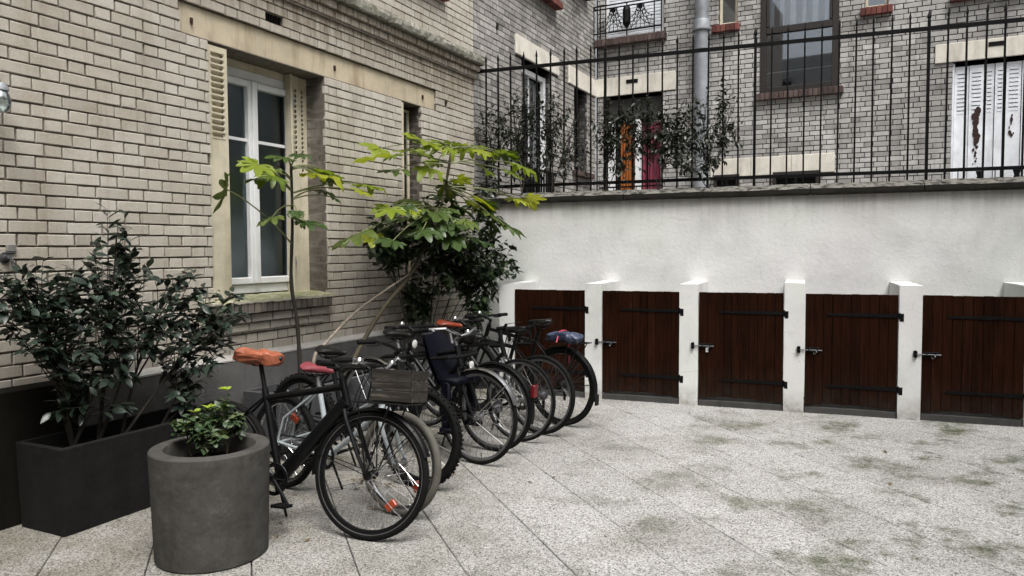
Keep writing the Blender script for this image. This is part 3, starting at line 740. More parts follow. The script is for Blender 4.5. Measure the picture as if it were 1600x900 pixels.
M0 = Matrix.Translation(Vector(PF(.60, O+.01, 5.42)))
mb.M = M0; mb.tube([(0, 0, -.17), (0, 0, -.10), (0, 0, .10), (0, 0, .17)], [.03, .07, .07, .05], 8); mb.M = None
obj('medallion', mb, MT['iron'], br_)
# small windows with red brick sills
for (q, sa, sb) in ((sw1, 1.985, 2.415), (sw2, 4.135, 4.565)):
    sill_bricks(FB, PF, sa, sb, -.03, .08, q[2]-.115, q[2]-.004, MT['brick_red'], .068, seed=int(sa*10))
    wq = obj('window', frame_mb(PF, q[0]+.005, q[1]-.005, q[2]+.005, q[3], .04, -.12, -.06), MT['cream_metal'], FB); pane(PF, q[0]+.045, q[1]-.045, q[2]+.045, q[3]-.04, -.09, MT['glass_far'], wq)
# tall brown metal window
bwn = obj('window', frame_mb(PF, 2.73, 3.845, 3.96, 6.2, .085, -.06, .02), MT['brown_frame'], FB)
mb = MB(); wbox(mb, PF, 2.815, 3.76, -.05, .022, 4.86, 4.96, .004); wbox(mb, PF, 2.82, 2.86, -.04, .026, 4.97, 6.15, .003); wbox(mb, PF, 3.715, 3.755, -.04, .026, 4.97, 6.15, .003); obj('window_mullion', mb, MT['brown_frame'], bwn)
pane(PF, 2.815, 3.76, 4.045, 4.86, -.02, MT['glass_far'], bwn); pane(PF, 2.86, 3.715, 4.96, 6.12, -.02, MT['glass_far'], bwn)
mb = MB(); vs = []
for k in range(41):
    u = 2.83 + .92*k/40; q = -.10+.02*math.sin(k*.9)+.01*math.sin(k*2.3); vs += [PF(u, q, 4.965), PF(u, q, 6.15)]
mb.add(vs, [(2*k, 2*k+2, 2*k+3, 2*k+1) for k in range(40)]); obj('curtain', mb, MT['curtain_white'], bwn, True)
mb = MB(); mb.tube([PF(2.82, -.03, 4.27), PF(3.75, -.03, 4.285)], .006, 5); wbox(mb, PF, 3.2, 3.25, -.35, -.31, 4.05, 4.86); wbox(mb, PF, 3.42, 3.46, -.35, -.31, 4.3, 4.86); wbox(mb, PF, 3.42, 3.76, -.35, -.31, 4.45, 4.5); obj('inner_frame', mb, MT['curtain_white'], bwn)
sill_bricks(FB, PF, 2.67, 3.93, -.03, .10, 3.85, 3.952, MT['brick_brown'], .07, seed=12)
# white folding shutters with peeled paint
for k, (a, b) in enumerate(((5.36, 5.53), (5.535, 5.705), (5.715, 5.83), (5.84, 5.955), (5.97, 6.14), (6.15, 6.32), (6.33, 6.5), (6.51, 6.7))):
    sl = louvre_panel(PF, a, b, 2.2, 4.08, -.07, -.058 + (.012 if k % 2 else 0), (3.44, 4.0), 10, .03, MT['white_metal'], FB, slot=.3)
    if k in (1, 4):
        mb = MB(); rg = random.Random(k)
        spots = [((a+b)/2 + rg.gauss(0, .018), 3.45 - t*.85, .035*math.sin(max(.15, min(1, (1-t)*1.3))*1.6)*rg.uniform(.6, 1.2)) for t in [i/22 for i in range(22)]] if k == 1 else [((a+b)/2-.02+rg.gauss(0, .02), 3.38-rg.random()*.35, rg.uniform(.006, .022)) for i in range(8)]
        for j, (u, z, r) in enumerate(spots):
            oo = -.053 + (.012 if k % 2 else 0) + j*.00006 + .0015
            mb.prism([PF(u + r*rg.uniform(.7, 1.25)*math.cos(t*math.pi/4), oo, z + 1.6*r*rg.uniform(.7, 1.25)*math.sin(t*math.pi/4)) for t in range(8)], Vector(PF(0, -.0008, 0)))
        obj('bare_patch', mb, MT['rust'], sl, kind='stuff')
mb = MB(); wbox(mb, PF, 5.327, 5.356, -.2, -.03, 2.2, 4.13, .003); obj('shutter_frame', mb, MT['white_metal'], FB)
mb = MB()
wbox(mb, PF, 5.33, 6.75, .03, .05, 2.625, 2.64); wbox(mb, PF, 5.33, 6.75, .03, .05, 2.47, 2.485)
for u in (5.42, 5.5, 5.86, 5.92, 6.30, 6.36): wbox(mb, PF, u-.006, u+.006, .034, .046, 2.2, 2.64)
for u in (5.68, 6.11, 6.54): mb.prism([PF(u-.06, .045, 2.45), PF(u+.06, .045, 2.45), PF(u+.03, .045, 2.54), PF(u+.05, .045, 2.61), PF(u-.05, .045, 2.61), PF(u-.03, .045, 2.54)], Vector(PF(0, -.01, 0)))
obj('window_railing', mb, MT['iron'], FB)
sill_bricks(FB, PF, 5.27, 6.83, -.03, .10, 4.96, 5.055, MT['brick_red'], .07, seed=13)
wz = obj('window', frame_mb(PF, 5.41, 6.69, 5.07, 7, .06, -.18, -.12), MT['brown_frame'], FB); pane(PF, 5.47, 6.63, 5.13, 6.94, -.15, MT['glass_far'], wz)

pipe = thing('drainpipe', 'grey zinc drainpipe with a collar running down the far brick facade', 'drainpipe', tuple(FB.matrix_world @ Vector(PF(1.855, .16, 2.02))), FB.rotation_euler.z)
mb = MB(); mb.tube([(0, 0, 0), (0, 0, 3.0), (0, 0, 3.001), (0, 0, 6.2)], [.113, .110, .106, .106], 20); obj('pipe', mb, MT['zinc'], pipe, True)
mb = MB(); mb.lathe([(.106, 2.99), (.145, 2.99), (.148, 3.0), (.148, 3.02), (.128, 3.03), (.126, 3.14), (.118, 3.16), (.104, 3.16)], 20); obj('collar', mb, MT['zinc'], pipe, True)
mb = MB()
for z in (1.0, 2.7, 4.6): mb.lathe([(.112, z), (.118, z), (.118, z+.035), (.112, z+.035)], 20); mb.box((-.015, .1, z), (.015, .16, z+.035))
obj('bracket', mb, MT['zinc'], pipe, True)

# ---- rendered buildings added out of view to shade the yard (they show in panes)
def shade_building(label, loc, rz, width, n_win):
    t = thing('added_building', label, 'building', loc, rz)
    wins = [(2 + i*(width-2)/n_win, 3.2 + i*(width-2)/n_win, 1.0 + 2.9*f, 2.6 + 2.9*f, .2) for i in range(n_win) for f in range(3)]
    obj('wall', backing(PF, 0, width, 0, 9.2, wins, 0), [MT['render_grey'], MT['room']], t)
    for u0, u1, z0, z1, d in wins:
        w = obj('window', frame_mb(PF, u0+.003, u1-.003, z0+.003, z1-.003, .07, -.16, -.10), MT['pvc'], t)
        mb = MB(); wbox(mb, PF, (u0+u1)/2-.05, (u0+u1)/2+.05, -.159, -.098, z0+.075, z1-.075); obj('window_mullion', mb, MT['pvc'], w)
        pane(PF, u0+.073, u1-.073, z0+.073, z1-.073, -.13, MT['glass'], w)
        mb = MB(); wbox(mb, PF, u0-.08, u1+.08, .001, .09, z0-.07, z0-.003, .006); obj('window_sill', mb, MT['lintel_far'], w)
    return t
shade_building('pale rendered building added unseen on the right to shade the yard', (5.7, 8.9, 0), -math.pi/2, 18, 5)
shade_building('pale rendered building added unseen behind the viewpoint to shade the yard', (5.7, -7.2, 0), math.pi, 17, 5)

# ------------------------------------------------------------------ white wall, pillars, coping
WWt = thing('garden_wall', 'white rendered wall with dark stone coping behind the row of gates', 'wall', (0, 8.45, 0))
def w_(mb): mb.M = Matrix.Translation((0, -8.45, 0)); return mb
LX = lambda y: -4.4706 + .08831*y
mb = w_(MB()); nx, nz = 90, 24
x0, x1 = LX(8.45)+.0, 6.0
vs = [(x0+(x1-x0)*i/nx, 8.45 + noise.noise(Vector((i*.25, k*.4, 5)))*.008, 2.11*k/nz) for i in range(nx+1) for k in range(nz+1)]
mb.add(vs, [(i*(nz+1)+k, (i+1)*(nz+1)+k, (i+1)*(nz+1)+k+1, i*(nz+1)+k+1) for i in range(nx) for k in range(nz)])
mb.box((x0, 8.462, 0), (x1, 8.78, 2.105))
obj('wall', mb, MT['plaster'], WWt, True)
rg = random.Random(4); x = LX(8.45) + .01
while x < 6:
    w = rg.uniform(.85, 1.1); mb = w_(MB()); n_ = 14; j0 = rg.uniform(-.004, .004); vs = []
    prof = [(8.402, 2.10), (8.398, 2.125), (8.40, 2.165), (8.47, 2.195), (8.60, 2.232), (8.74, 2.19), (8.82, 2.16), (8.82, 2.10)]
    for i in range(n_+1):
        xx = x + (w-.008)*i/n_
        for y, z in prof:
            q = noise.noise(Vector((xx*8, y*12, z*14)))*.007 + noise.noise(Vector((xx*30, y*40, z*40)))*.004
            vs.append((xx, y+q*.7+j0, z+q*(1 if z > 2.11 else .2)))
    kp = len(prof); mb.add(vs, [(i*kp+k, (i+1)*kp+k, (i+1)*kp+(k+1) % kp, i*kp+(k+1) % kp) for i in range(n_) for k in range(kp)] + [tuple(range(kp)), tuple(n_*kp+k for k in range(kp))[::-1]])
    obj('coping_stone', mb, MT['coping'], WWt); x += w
PX = [(-3.046, -2.876), (-2.088, -1.910), (-1.117, -.936), (-.137, .044), (.840, 1.024), (1.82, 2.0), (2.80, 2.98), (3.78, 3.96)]
def rough_pillar(a, b, ztop, seed):
    mb = w_(MB()); bm = bmesh.new(); bmesh.ops.create_cube(bm, size=1)
    for v in bm.verts: v.co = Vector(((a+b)/2+v.co.x*(b-a), 8.034+v.co.y*.83, ztop/2-.01+v.co.z*(ztop+.02)))
    bmesh.ops.subdivide_edges(bm, edges=bm.edges[:], cuts=7, use_grid_fill=True)
    for v in bm.verts:
        q = Vector((noise.noise(v.co*6+Vector((seed, 0, 0))), noise.noise(v.co*6+Vector((0, seed, 0))), noise.noise(v.co*5+Vector((0, 0, seed)))))*.004
        v.co += q
    bm.verts.index_update(); mb.add([v.co.copy() for v in bm.verts], [tuple(v.index for v in f.verts) for f in bm.faces]); bm.free(); return mb
for k, (a, b) in enumerate(PX):
    obj('pillar', rough_pillar(a, b, (1.185, 1.20, 1.205, 1.225, 1.215, 1.22, 1.21, 1.2)[k], k*3.1), MT['plaster'], WWt, True)
for k in range(len(PX)-1):
    mb = w_(MB()); mb.cbox((PX[k][1]+.003, 7.635, -.02), (PX[k+1][0]-.003, 7.9, .062), .008); obj('threshold', mb, MT['concrete'], WWt)

# ------------------------------------------------------------------ gates
def make_gate(a, b, label, seed, plate=False):
    rg = random.Random(seed)
    t = thing('gate', label, 'gate', ((a+b)/2, 7.63, 0), 0, 'low dark wooden gates between the white pillars')
    w = b - a - .012; n = 10; pw = w / n; x0 = -w/2; zt = 1.128
    for k in range(n):
        mb = MB(); z0 = .085 if 0 < k < n-1 else .075
        if 2 <= k <= 6: z0 = .095
        dy = rg.uniform(-.001, .0015)
        mb.cbox((x0+k*pw+.0008, dy, z0+rg.uniform(-.003, .003)), (x0+(k+1)*pw-.0008, .024+dy, zt+rg.uniform(-.002, .002)), .003)
        obj('plank', mb, MT['gate_wood'], t)
    mb = MB()
    for z in (.26, .94):
        mb = MB(); mb.box((x0+.02, .0325, z-.05), (x0+w-.02, .055, z+.05)); obj('batten', mb, MT['gate_wood'], t)
    mb = MB(); mb.box((x0+.004, .0262, .11), (x0+w-.004, .032, zt-.006)); obj('backing_board', mb, MT['gate_wood'], t)
    xr = w/2
    for z in (.268, .938):
        mb = MB(); L_ = .60
        mb.prism([(xr+.03, -.006, z-.018), (xr+.03, -.006, z+.018), (xr-L_+.02, -.006, z+.011), (xr-L_, -.006, z), (xr-L_+.02, -.006, z-.011)], (0, .0045, 0))
        mb.cbox((xr+.012, -.012, z-.05), (xr+.045, -.0045, z+.022), .002); mb.tube([(xr+.008, -.012, z-.03), (xr+.008, -.012, z+.03)], .008, 8)
        for q in (.05, .2, .35, .5): mb.tube([(xr-q, -.006, z), (xr-q, -.010, z)], .006, 6)
        obj('strap_hinge', mb, MT['iron'], t)
    zb = .60; xl = -w/2
    mb = MB(); mb.cbox((xl+.01, -.008, zb-.022), (xl+.135, -.0012, zb+.022), .002)
    for q in (.035, .105): mb.tube([(xl+q, -.022, zb-.016), (xl+q, -.022, zb+.016)], .006, 6); mb.cbox((xl+q-.01, -.022, zb-.014), (xl+q+.01, -.006, zb+.014), .002)
    bo = obj('bolt', mb, MT['iron'], t)
    mb = MB(); mb.tube([(xl-.075, -.020, zb), (xl+.15, -.020, zb)], .0055, 8); mb.tube([(xl+.10, -.020, zb), (xl+.10, -.045, zb-.02)], .005, 6); obj('bolt_bar', mb, MT['bolt_steel'], bo)
    mb = MB()
    for s in (-1, 1): mb.tube([(xl-.055, -.012, zb+s*.016), (xl-.055, -.034, zb+s*.016)], .017, 10)
    mb.cbox((xl-.07, -.016, zb-.03), (xl-.04, -.011, zb+.03), .002); obj('bolt_keeper', mb, MT['iron'], bo)
    if plate:
        mb = MB(); mb.cbox((xl+.07, -.016, zb-.062), (xl+.094, -.010, zb-.018), .003); obj('keyhole_plate', mb, MT['pvc'], bo)
        mb = MB(); mb.cbox((xl+.079, -.0175, zb-.05), (xl+.085, -.0162, zb-.032), .001); obj('keyhole', mb, MT['iron'], bo)
    else:
        mb = MB(); mb.tube([(xl+.075, -.016, zb-.016), (xl+.077, -.020, zb-.034), (xl+.09, -.02, zb-.040), (xl+.095, -.016, zb-.018)], .0035, 6); obj('latch_ring', mb, MT['bolt_steel'], bo)
    return t
GL = ['dark wooden gate furthest left, partly hidden behind the parked bicycles',
      'dark wooden gate just right of the bicycle with the blue bag',
      'dark wooden gate with a small white keyhole plate below its bolt',
      'dark wooden gate between the one with the white keyhole plate and the frame-cut one',
      'dark wooden gate cut by the right edge of the photo', 'dark wooden gate beyond the right edge of the photo', 'dark wooden gate furthest right, outside the photo']
for k in range(5): make_gate(PX[k][1], PX[k+1][0], GL[k], k+1, k == 2)

# ------------------------------------------------------------------ iron railing on the wall
rail = thing('iron_railing', 'black spear-topped iron railing standing on the white wall', 'railing', (0, 8.6, 2.2))
FX0 = LX(8.6) + .01; FX1 = 5.0
def rbx(a, b, c=None):
    mb = MB(); a = (a[0], a[1]-8.6, a[2]-2.2); b = (b[0], b[1]-8.6, b[2]-2.2); mb.cbox(a, b, .003); return mb
obj('rail', rbx((FX0, 8.590, 3.702), (FX1, 8.618, 3.742)), MT['iron'], rail); obj('rail', rbx((FX0, 8.592, 2.302), (FX1, 8.616, 2.338)), MT['iron'], rail)
def bar_mesh(r, zb):
    mb = MB(); n = 4
    mb.M = Matrix.Rotation(math.pi/4, 4, 'Z')
    mb.tube([(0, 0, zb), (0, 0, 1.60), (0, 0, 1.62), (0, 0, 1.635), (0, 0, 1.655), (0, 0, 1.71)], [r, r, r*.8, r*1.35, r*1.15, .002], n); return mb.mesh('bar', MT['iron'])
thin, thick = bar_mesh(.0120, .03), bar_mesh(.0195, -.03)
k = -9
while -2.12 + k*.164 < FX1:
    o = link('bar', thick if k % 10 == 0 else thin, rail); o.location = (-2.12 + k*.164 + random.uniform(-.003, .003), 0, 0); o.rotation_euler = (random.uniform(-.004, .004), random.uniform(-.004, .004), 0); k += 1
mb = MB()
for xx in (-2.12, -.48, 1.16, 2.8): mb.M = None; mb.tube([(xx, .0, -.02), (xx, .0, .012)], .045, 10)
obj('post_foot', mb, MT['iron'], rail)

# ------------------------------------------------------------------ bicycles
def torus(mb, R, r, n=56, k=10, knob=False, c=(0, 0, 0)):
    mb.tube([(R*math.cos(2*math.pi*i/n), 0, R*math.sin(2*math.pi*i/n)) for i in range(n)], r, k, closed=True)
    if knob:
        for i in range(72):
            a = 2*math.pi*i/72; ca, sa = math.cos(a), math.sin(a)
            for s in ((-1, 1) if i % 2 else (-.45, .45)):
                p = Vector(((R+r*.82)*ca, s*r*.65, (R+r*.82)*sa)); e = Vector((ca, 0, sa)); tt = Vector((-sa, 0, ca)); y = Vector((0, 1, 0))
                q = [p+tt*a_*.006+y*b_*.005 for a_, b_ in ((-1, -1), (1, -1), (1, 1), (-1, 1))]
                mb.prism(q, e*.008)
WH = {}
def wheel_meshes(Rw, rt, knob, tyre, rim, spoke, n=32):
    key = (Rw, rt, knob, tyre, rim, spoke, n)
    if key in WH: return WH[key]
    hub = MB(); hub.M = Matrix.Rotation(math.pi/2, 4, 'X')
    hub.lathe([(.004, -.06), (.010, -.06), (.010, -.045), (.026, -.042), (.026, -.036), (.014, -.03), (.013, .03), (.026, .036), (.026, .042), (.010, .045), (.010, .06), (.004, .06)], 14)
    hub.M = None
    ty = MB(); torus(ty, Rw - rt, rt, 60, 10, knob)
    rm = MB(); ro = Rw - 2*rt + .004; rm.M = Matrix.Rotation(math.pi/2, 4, 'X')
    rm.lathe([(ro, -rt*.62), (ro+.004, -rt*.62), (ro-.004, -rt*.3), (ro-.004, rt*.3), (ro+.004, rt*.62), (ro, rt*.62), (ro-.016, rt*.5), (ro-.020, 0), (ro-.016, -rt*.5)], 60, True)
    sp = MB()
    for i in range(n):
        a = 2*math.pi*i/n; s = 1 if i % 2 else -1; b = a + (1.1 if (i//2) % 2 else -1.1)
        sp.tube([(.024*math.cos(b), s*.038, .024*math.sin(b)), ((ro-.016)*math.cos(a), s*.003, (ro-.016)*math.sin(a))], .0014, 3, cap=False)
    va = MB(); va.tube([((ro-.02), 0, 0), (ro-.055, 0, .0)], .003, 5)
    WH[key] = (hub.mesh('wheel', MT['alloy_black'] if rim == 'alloy_black' else MT['alloy'], True), ty.mesh('tyre', MT[tyre], True), rm.mesh('rim', MT[rim], True), sp.mesh('spokes', MT[spoke]), va.mesh('valve', MT['alloy']))
    return WH[key]

def saddle_mb(L_=.27, wd=.155, drop=.0):
    secs = [(0, .25, .5), (.03, .8, .9), (.08, 1, 1), (.4*L_, .8, 1), (.55*L_, .42, .85), (.75*L_, .26, .75), (.93*L_, .22, .65), (L_, .1, .3)]
    mb = MB(); vs = []; n = 12
    for x, w, h in secs:
        for j in range(n):
            a = 2*math.pi*j/n; ww = wd/2*w*math.cos(a); hh = (.028*h*math.sin(a) if math.sin(a) > 0 else .030*h*math.sin(a))
            crown = .012*(1 if x < .4*L_ else .3)*(math.cos(a)**2)
            vs.append((x - L_*.45, ww, hh - crown*.6 + (.012 if x < .06 else 0)))
    k = len(secs)
    mb.add(vs, [(i*n+j, i*n+(j+1) % n, (i+1)*n+(j+1) % n, (i+1)*n+j) for i in range(k-1) for j in range(n)] + [tuple(range(n)), tuple((k-1)*n+j for j in range(n))[::-1]])
    return mb

def arc_guard(mb, c, R, a0, a1, w=.05, n=26, T=None):
    """mudguard: a curved strip round a wheel centred at c, angles in degrees from +x towards +z"""
    prof = [(-w/2, -.014), (-w*.36, -.002), (0, .004), (w*.36, -.002), (w/2, -.014), (w*.34, -.006), (0, 0), (-w*.34, -.006)]
    vs = []
    for i in range(n+1):
        a = R_(a0 + (a1-a0)*i/n)
        for y, q in prof: vs.append(Vector((c[0]+(R+q)*math.cos(a), y, c[2]+(R+q)*math.sin(a))))
    if T: vs = [T @ v for v in vs]
    k = len(prof)
    mb.add(vs, [(i*k+j, (i+1)*k+j, (i+1)*k+(j+1) % k, i*k+(j+1) % k) for i in range(n) for j in range(k)] + [tuple(range(k)), tuple(n*k+j for j in range(k))[::-1]])

def bicycle(label, contact, heading, end, R=.34, rt=.018, wb=1.04, knob=False, tyre='rubber', rim='alloy', spoke='spoke', paint='paint_black',
            style='diamond', bar='flat', bar_mat='alloy_black', saddle='saddle_black', saddle_h=.93, guard=None, rear_guard=None, rack=False, front_rack=False, lamp=None,
            red_light=False, reflect=(), steer=0, lean=0, crank=20, tube_r=.017, chain_side=-1, flap=False, seed=0, fork_mat=None, band=False, rear_tyre=None):
    rg = random.Random(seed)
    h = R_(heading); fx = 'front' == end
    o = Vector((contact[0], contact[1], 0)) - (Vector((math.cos(h), math.sin(h), 0)) * wb if fx else Vector((0, 0, 0)))
    t = thing('bicycle', label, 'bicycle', o, h, 'bicycles parked with one wheel to the wall')
    t.rotation_euler = (R_(lean), 0, h)
    ra = Vector((0, 0, R)); fa = Vector((wb, 0, R)); bb = Vector((.425, 0, .275))
    ha = Vector((-math.cos(R_(71)), 0, math.sin(R_(71)))); fw_ = Vector((ha.z, 0, -ha.x))
    crown = fa - fw_*.045 + ha*(R + .03)
    hb, ht = crown + ha*.015, crown + ha*.16
    sa = Vector((-math.cos(R_(73)), 0, math.sin(R_(73)))); st = bb + sa*(.50 if style != 'step' else .44)
    T = Matrix.Translation(crown) @ Matrix.Rotation(R_(steer), 4, ha) @ Matrix.Translation(-crown)
    P = MT[paint]
    mb = MB()
    if style == 'diamond':
        mb.tube([st - sa*.04, ht - ha*.03], tube_r, 10); mb.tube([bb, hb + ha*.03], tube_r*(2.0 if tube_r > .02 else 1.15), 12)
    else:
        for s in (-.018, .018):
            mb.tube([hb + ha*.05 + Vector((0, s, 0)), bb + sa*.16 + Vector((0, s, 0)), ra + Vector((.02, s*2.6, 0))], .0095, 8)
        mb.tube([bb, bb.lerp(hb, .5) - Vector((0, 0, .02)), hb + ha*.0], tube_r*1.05, 10)
    mb.tube([bb, st], tube_r, 10); mb.tube([hb - ha*.012, ht + ha*.012], .021, 12)
    mb.tube([bb + Vector((0, -.035, 0)), bb + Vector((0, .035, 0))], .022, 12)
    for s in (-1, 1):
        mb.tube([bb + Vector((-.02, s*.02, 0)), bb + Vector((-.12, s*.04, .0)), ra + Vector((0, s*.058, 0))], .0095, 8)
        mb.tube([st - sa*.03 + Vector((0, s*.012, 0)), ra + Vector((.04, s*.05, .16)), ra + Vector((0, s*.058, 0))], .0075, 8)
        mb.box((ra.x-.014, s*.058-.003, ra.z-.02), (ra.x+.02, s*.058+.003, ra.z+.018))
    obj('frame', mb, P, t, True)
    # fork, stem, bars under the steering rotation
    mb = MB(); mb.M = T
    for s in (-1, 1):
        mb.tube([crown + Vector((0, s*.012, 0)), crown + Vector((0, s*.048, -.005)), crown - ha*.05 + Vector((0, s*.052, 0)), fa + fw_*-.02 + ha*.10 + Vector((0, s*.053, 0)), fa + Vector((0, s*.054, 0))], [.015, .016, .0155, .011, .009], 8)
    mb.tube([crown - ha*.0, hb], .02, 10)
    obj('fork', mb, MT[fork_mat] if fork_mat else P, t, True)
    hd = ht + ha*.055
    mb = MB(); mb.M = T
    hx = {'flat': .07, 'riser': .05, 'drop': .09, 'swept': .05}[bar]
    cl = hd + fw_*hx + Vector((0, 0, .015))
    mb.tube([ht, hd + ha*.012], .013, 10); mb.tube([hd, cl], .014, 10)
    so = obj('stem', mb, MT['alloy_black' if bar_mat == 'alloy_black' else 'alloy'], t, True)
    pts = {'flat': [(-.02, -.30, .005), (0, -.12, 0), (0, 0, 0), (0, .12, 0), (-.02, .30, .005)],
           'riser': [(-.11, -.30, .055), (-.05, -.19, .06), (-.01, -.10, .03), (0, -.04, 0), (0, .04, 0), (-.01, .10, .03), (-.05, .19, .06), (-.11, .30, .055)],
           'swept': [(-.20, -.27, .03), (-.10, -.26, .05), (0, -.18, .06), (.02, -.07, .02), (0, 0, 0), (.02, .07, .02), (0, .18, .06), (-.10, .26, .05), (-.20, .27, .03)],
           'drop': [(-.02, -.21, -.14), (.05, -.215, -.135), (.09, -.215, -.09), (.085, -.21, -.02), (.04, -.205, 0), (0, -.12, 0), (0, .12, 0), (.04, .205, 0), (.085, .21, -.02), (.09, .215, -.09), (.05, .215, -.135), (-.02, .21, -.14)]}[bar]
    mb = MB(); mb.M = T; mb.tube([cl + Vector(p) for p in pts], .0115, 9); ho = obj('handlebar', mb, MT[bar_mat], t, True)
    cb = MB(); cb.M = T
    for s in (0, -1):
        mb = MB(); mb.M = T; lv = MB(); lv.M = T
        a, b = Vector(pts[s]), Vector(pts[1 if s == 0 else -2]); d = (b - a).normalized()
        mb.tube([cl + a - d*.005, cl + a + d*.115], .0165, 9)
        if bar == 'drop':
            hd_ = MB(); hd_.M = T
            q = cl + Vector((.09, a.y, -.01)); hd_.tube([q + Vector((-.05, 0, .008)), q + Vector((.02, 0, .02)), q + Vector((.04, 0, .05))], [.015, .017, .012], 8); obj('brake_hood', hd_, MT['rubber'], ho, True)
            lv.tube([q + Vector((.035, 0, .03)), q + Vector((.055, 0, -.03)), q + Vector((.035, 0, -.10))], [.007, .006, .004], 6)
            root = q + Vector((.04, 0, .05))
        else:
            q = cl + a + d*.13; f = Vector((.9, 0, -.45))
            lv.tube([q, q + f*.035, q + f*.05 - d*.04, q + f*.045 - d*.11], [.008, .008, .006, .005], 6); root = q + f*.03
        obj('grip', mb, MT['rubber'], ho, True); obj('brake_lever', lv, MT['alloy' if bar_mat != 'alloy_black' else 'alloy_black'], ho, True)
        sg = 1 if a.y > 0 else -1
        cb.tube([root, root + Vector((.09, -sg*.06, .02)), cl + Vector((.11, sg*.03, -.03)), crown + fw_*.06 + Vector((0, sg*.02, .08)), crown + fw_*.03 + Vector((0, sg*.02, -.02))], .0028, 5)
    obj('cable', cb, MT['rubber'], ho, True)
    if bar != 'drop':
        mb = MB(); mb.M = T @ Matrix.Translation(cl + Vector((-.01, .10, .02))); mb.lathe([(0, .03), (.016, .027), (.024, .012), (.025, .004), (.0, .0)], 12); obj('bell', mb, MT['chrome'], ho, True)
    # wheels
    for end_, ax, TT in (('front', fa, T), ('rear', ra, Matrix.Identity(4))):
        hub, ty, rm, sp, va = wheel_meshes(R, rt, knob, (rear_tyre or tyre) if end_ == 'rear' else tyre, rim, spoke)
        wm = TT @ Matrix.Translation(ax) @ Matrix.Rotation(rg.uniform(0, 6), 4, 'Y'); w = link('wheel', hub, t, wm)
        for nm, me in (('tyre', ty), ('rim', rm), ('spokes', sp), ('valve', va)): link(nm, me, w)
        if band:
            for s in (-1, 1):
                mb = MB(); mb.tube([((R-rt*1.55)*math.cos(2*math.pi*i/60), s*rt*.80, (R-rt*1.55)*math.sin(2*math.pi*i/60)) for i in range(60)], .0024, 5, closed=True); obj('reflective_band', mb, MT['alloy'], w)
        for (e2, ang, rr) in reflect:
            if e2 == end_:
                mb = MB(); mb.M = (wm.inverted() @ TT @ Matrix.Translation(ax)) @ Matrix.Rotation(-R_(ang), 4, 'Y')
                mb.cbox((rr-.022, -.012, -.034), (rr+.022, .012, .034), .006); obj('spoke_reflector', mb, MT['orange_plastic'], w)
    # saddle and post
    sc = bb + sa*((saddle_h - bb.z)/sa.z)
    mb = MB(); mb.tube([st - sa*.03, sc - sa*.045], .0135, 10); mb.tube([st - sa*.008, st + sa*.018], .019, 10); obj('seatpost', mb, MT['alloy_black' if paint == 'paint_black' else 'alloy'], t, True)
    mb = saddle_mb(); mb2 = MB(); mb2.M = Matrix.Translation(sc + Vector((.005, 0, 0))) @ Matrix.Rotation(R_(2), 4, 'Y'); mb2.add(mb.v, mb.f); so = obj('saddle', mb2, MT[saddle], t, True)
    mb = MB()
    for s in (-1, 1): mb.tube([sc + Vector((-.09, s*.03, -.02)), sc + Vector((-.05, s*.022, -.045)), sc + Vector((.03, s*.022, -.045)), sc + Vector((.12, s*.01, -.02))], .0035, 5)
    mb.cbox(tuple(sc + Vector((-.03, -.028, -.055))), tuple(sc + Vector((.02, .028, -.035))), .005); obj('saddle_rail', mb, MT['alloy_black'], so)
    # drivetrain
    cs = chain_side; mb = MB(); mb.M = Matrix.Translation(bb + Vector((0, cs*.05, 0))) @ Matrix.Rotation(math.pi/2, 4, 'X')
    mb.lathe([(.068, -.002), (.088, -.002), (.09, 0), (.088, .002), (.068, .002)], 32, True); mb.M = None
    for k in range(5):
        a = 2*math.pi*k/5; mb.tube([bb + Vector((0, cs*.05, 0)), bb + Vector((.07*math.cos(a), cs*.05, .07*math.sin(a)))], .006, 5)
    cr = obj('crankset', mb, MT['alloy_black'], t)
    for s in (-1, 1):
        mb = MB(); pd = MB()
        a = R_(crank) if s == cs else R_(crank+180); e = bb + Vector((.17*math.cos(a), s*.075, .17*math.sin(a)))
        mb.tube([bb + Vector((0, s*.06, 0)), e], [.012, .009], 8)
        mb.tube([bb + Vector((0, s*.02, 0)), bb + Vector((0, s*.066, 0))], .014, 8)
        c0 = e + Vector((0, s*.055, 0))
        for q in (-1, 1): pd.cbox(tuple(c0 + Vector((q*.036-.006, -.042, -.009))), tuple(c0 + Vector((q*.036+.006, .042, .009))), .002)
        for q in (-1, 0, 1): pd.cbox(tuple(c0 + Vector((-.034, q*.034-.007, -.008))), tuple(c0 + Vector((.034, q*.034+.007, .008))), .002)
        pd.tube([e, c0], .006, 6)
        obj('crank_arm', mb, MT['alloy_black'], cr, True); obj('pedal', pd, MT['iron_matt'], cr)

    mb = MB(); y = cs*.048; mb.M = Matrix.Translation(ra + Vector((0, y, 0))) @ Matrix.Rotation(math.pi/2, 4, 'X')
    for k, rr in enumerate((.038, .046, .05)): mb.lathe([(.01, -.0015+k*.005*cs), (rr, -.0015+k*.005*cs), (rr, .0015+k*.005*cs), (.01, .0015+k*.005*cs)], 18, True)
    mb.M = None; obj('sprocket', mb, MT['alloy'], t)
    mb = MB(); mb.tube([bb + Vector((0, y, .088)), ra + Vector((0, y, .046))], .0045, 4); mb.tube([bb + Vector((0, y, -.088)), ra + Vector((.03, y, -.05)), ra + Vector((.0, y, -.09))], .0045, 4)
    mb.cbox(tuple(ra + Vector((-.012, y-.006, -.13))), tuple(ra + Vector((.014, y+.006, -.03))), .004); obj('chain', mb, MT['iron_matt'], t)
